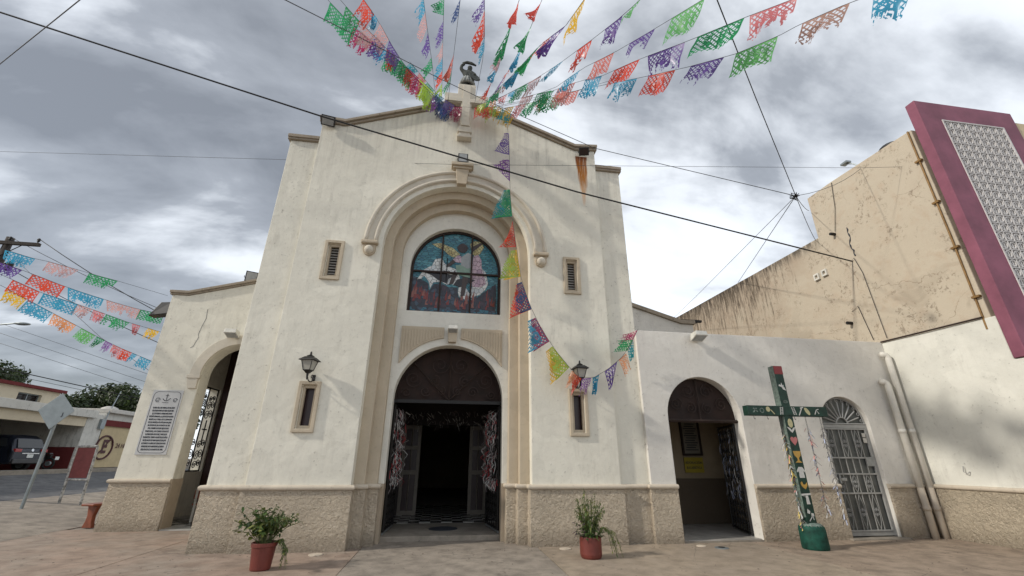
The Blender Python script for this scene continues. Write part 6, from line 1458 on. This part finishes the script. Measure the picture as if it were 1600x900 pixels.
   ((-10.003,3.068,5.954),(-9.453,3.695,5.895),'pink','t'),
   ((-9.458,3.689,5.895),(-9.033,4.125,5.928),'green','n')]),
 ('third left garland with red and blue flags and a small yellow flag near the wall',
  [(-11.561,0.995,6.049),(-11.392,1.244,5.986),(-11.216,1.503,5.92),(-11.036,1.778,5.842),(-10.849,2.068,5.757),(-10.636,2.349,5.716),(-10.412,2.644,5.674),(-10.18,2.958,5.621),(-9.937,3.29,5.561),(-9.683,3.643,5.491),(-9.407,4.001,5.448),(-9.115,4.379,5.403)],
  [((-11.163,1.582,5.9),(-10.862,2.047,5.763),'red','n'),
   ((-10.818,2.109,5.751),(-10.381,2.685,5.668),'blue','n'),
   ((-10.377,2.691,5.668),(-10.185,2.951,5.622),'pink','t'),
   ((-10.168,2.975,5.618),(-10.003,3.199,5.579),'rose','t'),
   ((-9.985,3.224,5.574),(-9.64,3.702,5.48),'green','t'),
   ((-9.6,3.755,5.472),(-9.467,3.924,5.455),'rose','f'),
   ((-9.341,4.085,5.439),(-9.147,4.336,5.409),'yellow','t')]),
 ('lowest left garland stepping down from a yellow flag to small blue flags',
  [(-11.549,1.064,5.876),(-11.391,1.33,5.772),(-11.226,1.608,5.664),(-11.054,1.899,5.549),(-10.874,2.204,5.429),(-10.685,2.524,5.303),(-10.485,2.857,5.175),(-10.277,3.209,5.036),(-10.058,3.579,4.892),(-9.817,3.959,4.76),(-9.555,4.35,4.641),(-9.278,4.762,4.517)],
  [((-11.223,1.614,5.662),(-11.013,1.969,5.522),'yellow','t'),
   ((-11.0,1.991,5.513),(-10.718,2.468,5.325),'blue','n'),
   ((-10.704,2.492,5.315),(-10.427,2.954,5.138),'orange','t'),
   ((-10.358,3.069,5.094),(-10.178,3.386,4.962),'lightgreen','n'),
   ((-10.158,3.42,4.948),(-10.043,3.602,4.884),'green','f'),
   ((-10.035,3.615,4.88),(-9.934,3.774,4.824),'violet','t'),
   ((-9.925,3.788,4.82),(-9.799,3.987,4.751),'rose','t'),
   ((-9.79,4.001,4.746),(-9.642,4.222,4.679),'red','n'),
   ((-9.632,4.236,4.675),(-9.558,4.346,4.642),'blue','t'),
   ((-9.508,4.42,4.62),(-9.33,4.684,4.54),'blue','n')]),
]

def flag_mesh(P0, P1, h, style, seed, wind, droop=False):
    r = random.Random(seed); A, B = Vector(P0), Vector(P1); e = B-A; w = e.length; eu = e.normalized()
    g = Vector(wind)+Vector((r.uniform(-.18, .12), r.uniform(-.25, .25), r.uniform(-.1, .1))); d = g-eu*(g.dot(eu)*(.55+.42*abs(eu.z))); d.normalize(); nrm = eu.cross(d).normalized()
    nu = max(14, min(64, int(w/.0105))); nv = max(14, min(52, int(h/.0105)))
    b1, b2, ph = r.uniform(.03, .09)*h*(1 if style == 'n' else 2), r.uniform(.006, .025), r.uniform(0, 6.28)
    K = max(4, round(w/.085)); fig = r.randint(0, 3); scal = K; gat = r.uniform(.55, .9); side = r.choice((0, 1)); shear = r.uniform(-.12, .12)
    tears = [(r.random(), r.uniform(.03, .12), r.uniform(.4, .85)) for k in range(r.randint(2, 4))]
    def pos(u, v):
        uu = u
        if style == 'f': uu = u*(1-gat*v)+side*gat*v
        elif style == 't': uu = u*(1-.25*v*gat)+side*.25*gat*v
        hh = h*(.34+.80*u) if droop else h
        q = A+eu*(uu*w)+d*(v*hh*(1+.05*sin(u*5+ph)))+eu*(shear*v*h*.6)
        q += nrm*(b1*v*sin(2.2*u*pi+ph)+b2*v*sin(v*7+u*9+ph)+b1*.8*v*v)
        if style == 'f': q += nrm*(.05*v*sin(u*22))
        return q
    def keep(u, v):
        if v < .07: return True
        if v > .93-.06*abs(sin(pi*u*scal)): return False
        if style == 't':
            for c, ww, v0 in tears:
                if abs(u-c) < ww*(.4+v*.6) and v > v0+.05*sin(u*40): return False
            if v > .62 and sin(u*37+seed)+sin(u*91+v*9) > .75: return False
        if u < .04 or u > .96: return True
        x, y = (u-.5)*w, (v-.48)*h
        a, b = (x+y)/(w/K), (x-y)/(w/K)
        if fig == 0: inside = (abs(u-.5) < .17 and .18 < v < .8 and not (abs(u-.5) < .05 and .4 < v < .6)) or (abs(abs(u-.5)-.3) < .05 and .3 < v < .7)
        elif fig == 1: rr = sqrt(x*x+y*y)/(h*.42); inside = rr < .35 or (.55 < rr < .8) or (abs(u-.5) < .03)
        elif fig == 2: inside = ((u*3+.2) % 1 < .5 and .2 < v < .78 and sin(u*31)*sin(v*27) > -.45)
        else: inside = (abs(u-.3) < .10 and .2 < v < .82) or (((u-.66)/.2)**2+((v-.5)/.28)**2 < 1 and not ((u-.66)/.1)**2+((v-.45)/.12)**2 < 1)
        if inside: return sin(u*83+seed)*sin(v*71) > -.9
        return (a % 1) < .36 or (b % 1) < .36
    vs_ = []; fs = []; idx = {}
    def vid(i, j):
        if (i, j) not in idx: idx[(i, j)] = len(vs_); vs_.append(pos(i/nu, j/nv))
        return idx[(i, j)]
    for i in range(nu):
        for j in range(nv):
            if keep((i+.5)/nu, (j+.5)/nv): fs.append((vid(i, j), vid(i+1, j), vid(i+1, j+1), vid(i, j+1)))
    m = MB(); m.add(vs_, fs); return m
SECOND = {'yellow': 'lime', 'green': 'teal', 'navy': 'red', 'magenta': 'blue', 'lime': 'yellow', 'teal': 'green', 'violet': 'rose'}
for gi, (label, cord, flags) in enumerate(GARLANDS):
    t = thing('paper_garland', label, 'garland', cord[0], group='cut-paper garlands')
    MB().tube(cord, .005, 4).build('cord', 'thin_wire', t)
    hang = label.startswith('hanging')
    for fi, (A, B, colr, style) in enumerate(flags):
        w = (Vector(A)-Vector(B)).length
        h = .44 if hang else ((.35 if 'left garland' in label else .50) if w > .3 else .34)
        wind = (-.5, .02, -1) if hang else (-.25, .10, -1)
        dr_ = hang and (Vector(B)-Vector(A)).normalized().z < -.55
        if w > .9: style = 'f'
        o = flag_mesh(A, B, h, style, gi*100+fi, wind, dr_).build('flag', 'paper_'+colr, t, recalc=False, smooth=True)
        o['label'] = colr.replace('lightgreen', 'light green')+' cut-paper flag'
        if hang and colr in SECOND and style == 'n':
            o2 = flag_mesh(Vector(A)+Vector((.0, .03, 0)), Vector(B)+Vector((0, .03, 0)), h*1.3, style, gi*100+fi+50, wind, dr_).build('flag', 'paper_'+SECOND[colr], t, recalc=False, smooth=True)
            o2['label'] = SECOND[colr]+' cut-paper flag behind another'
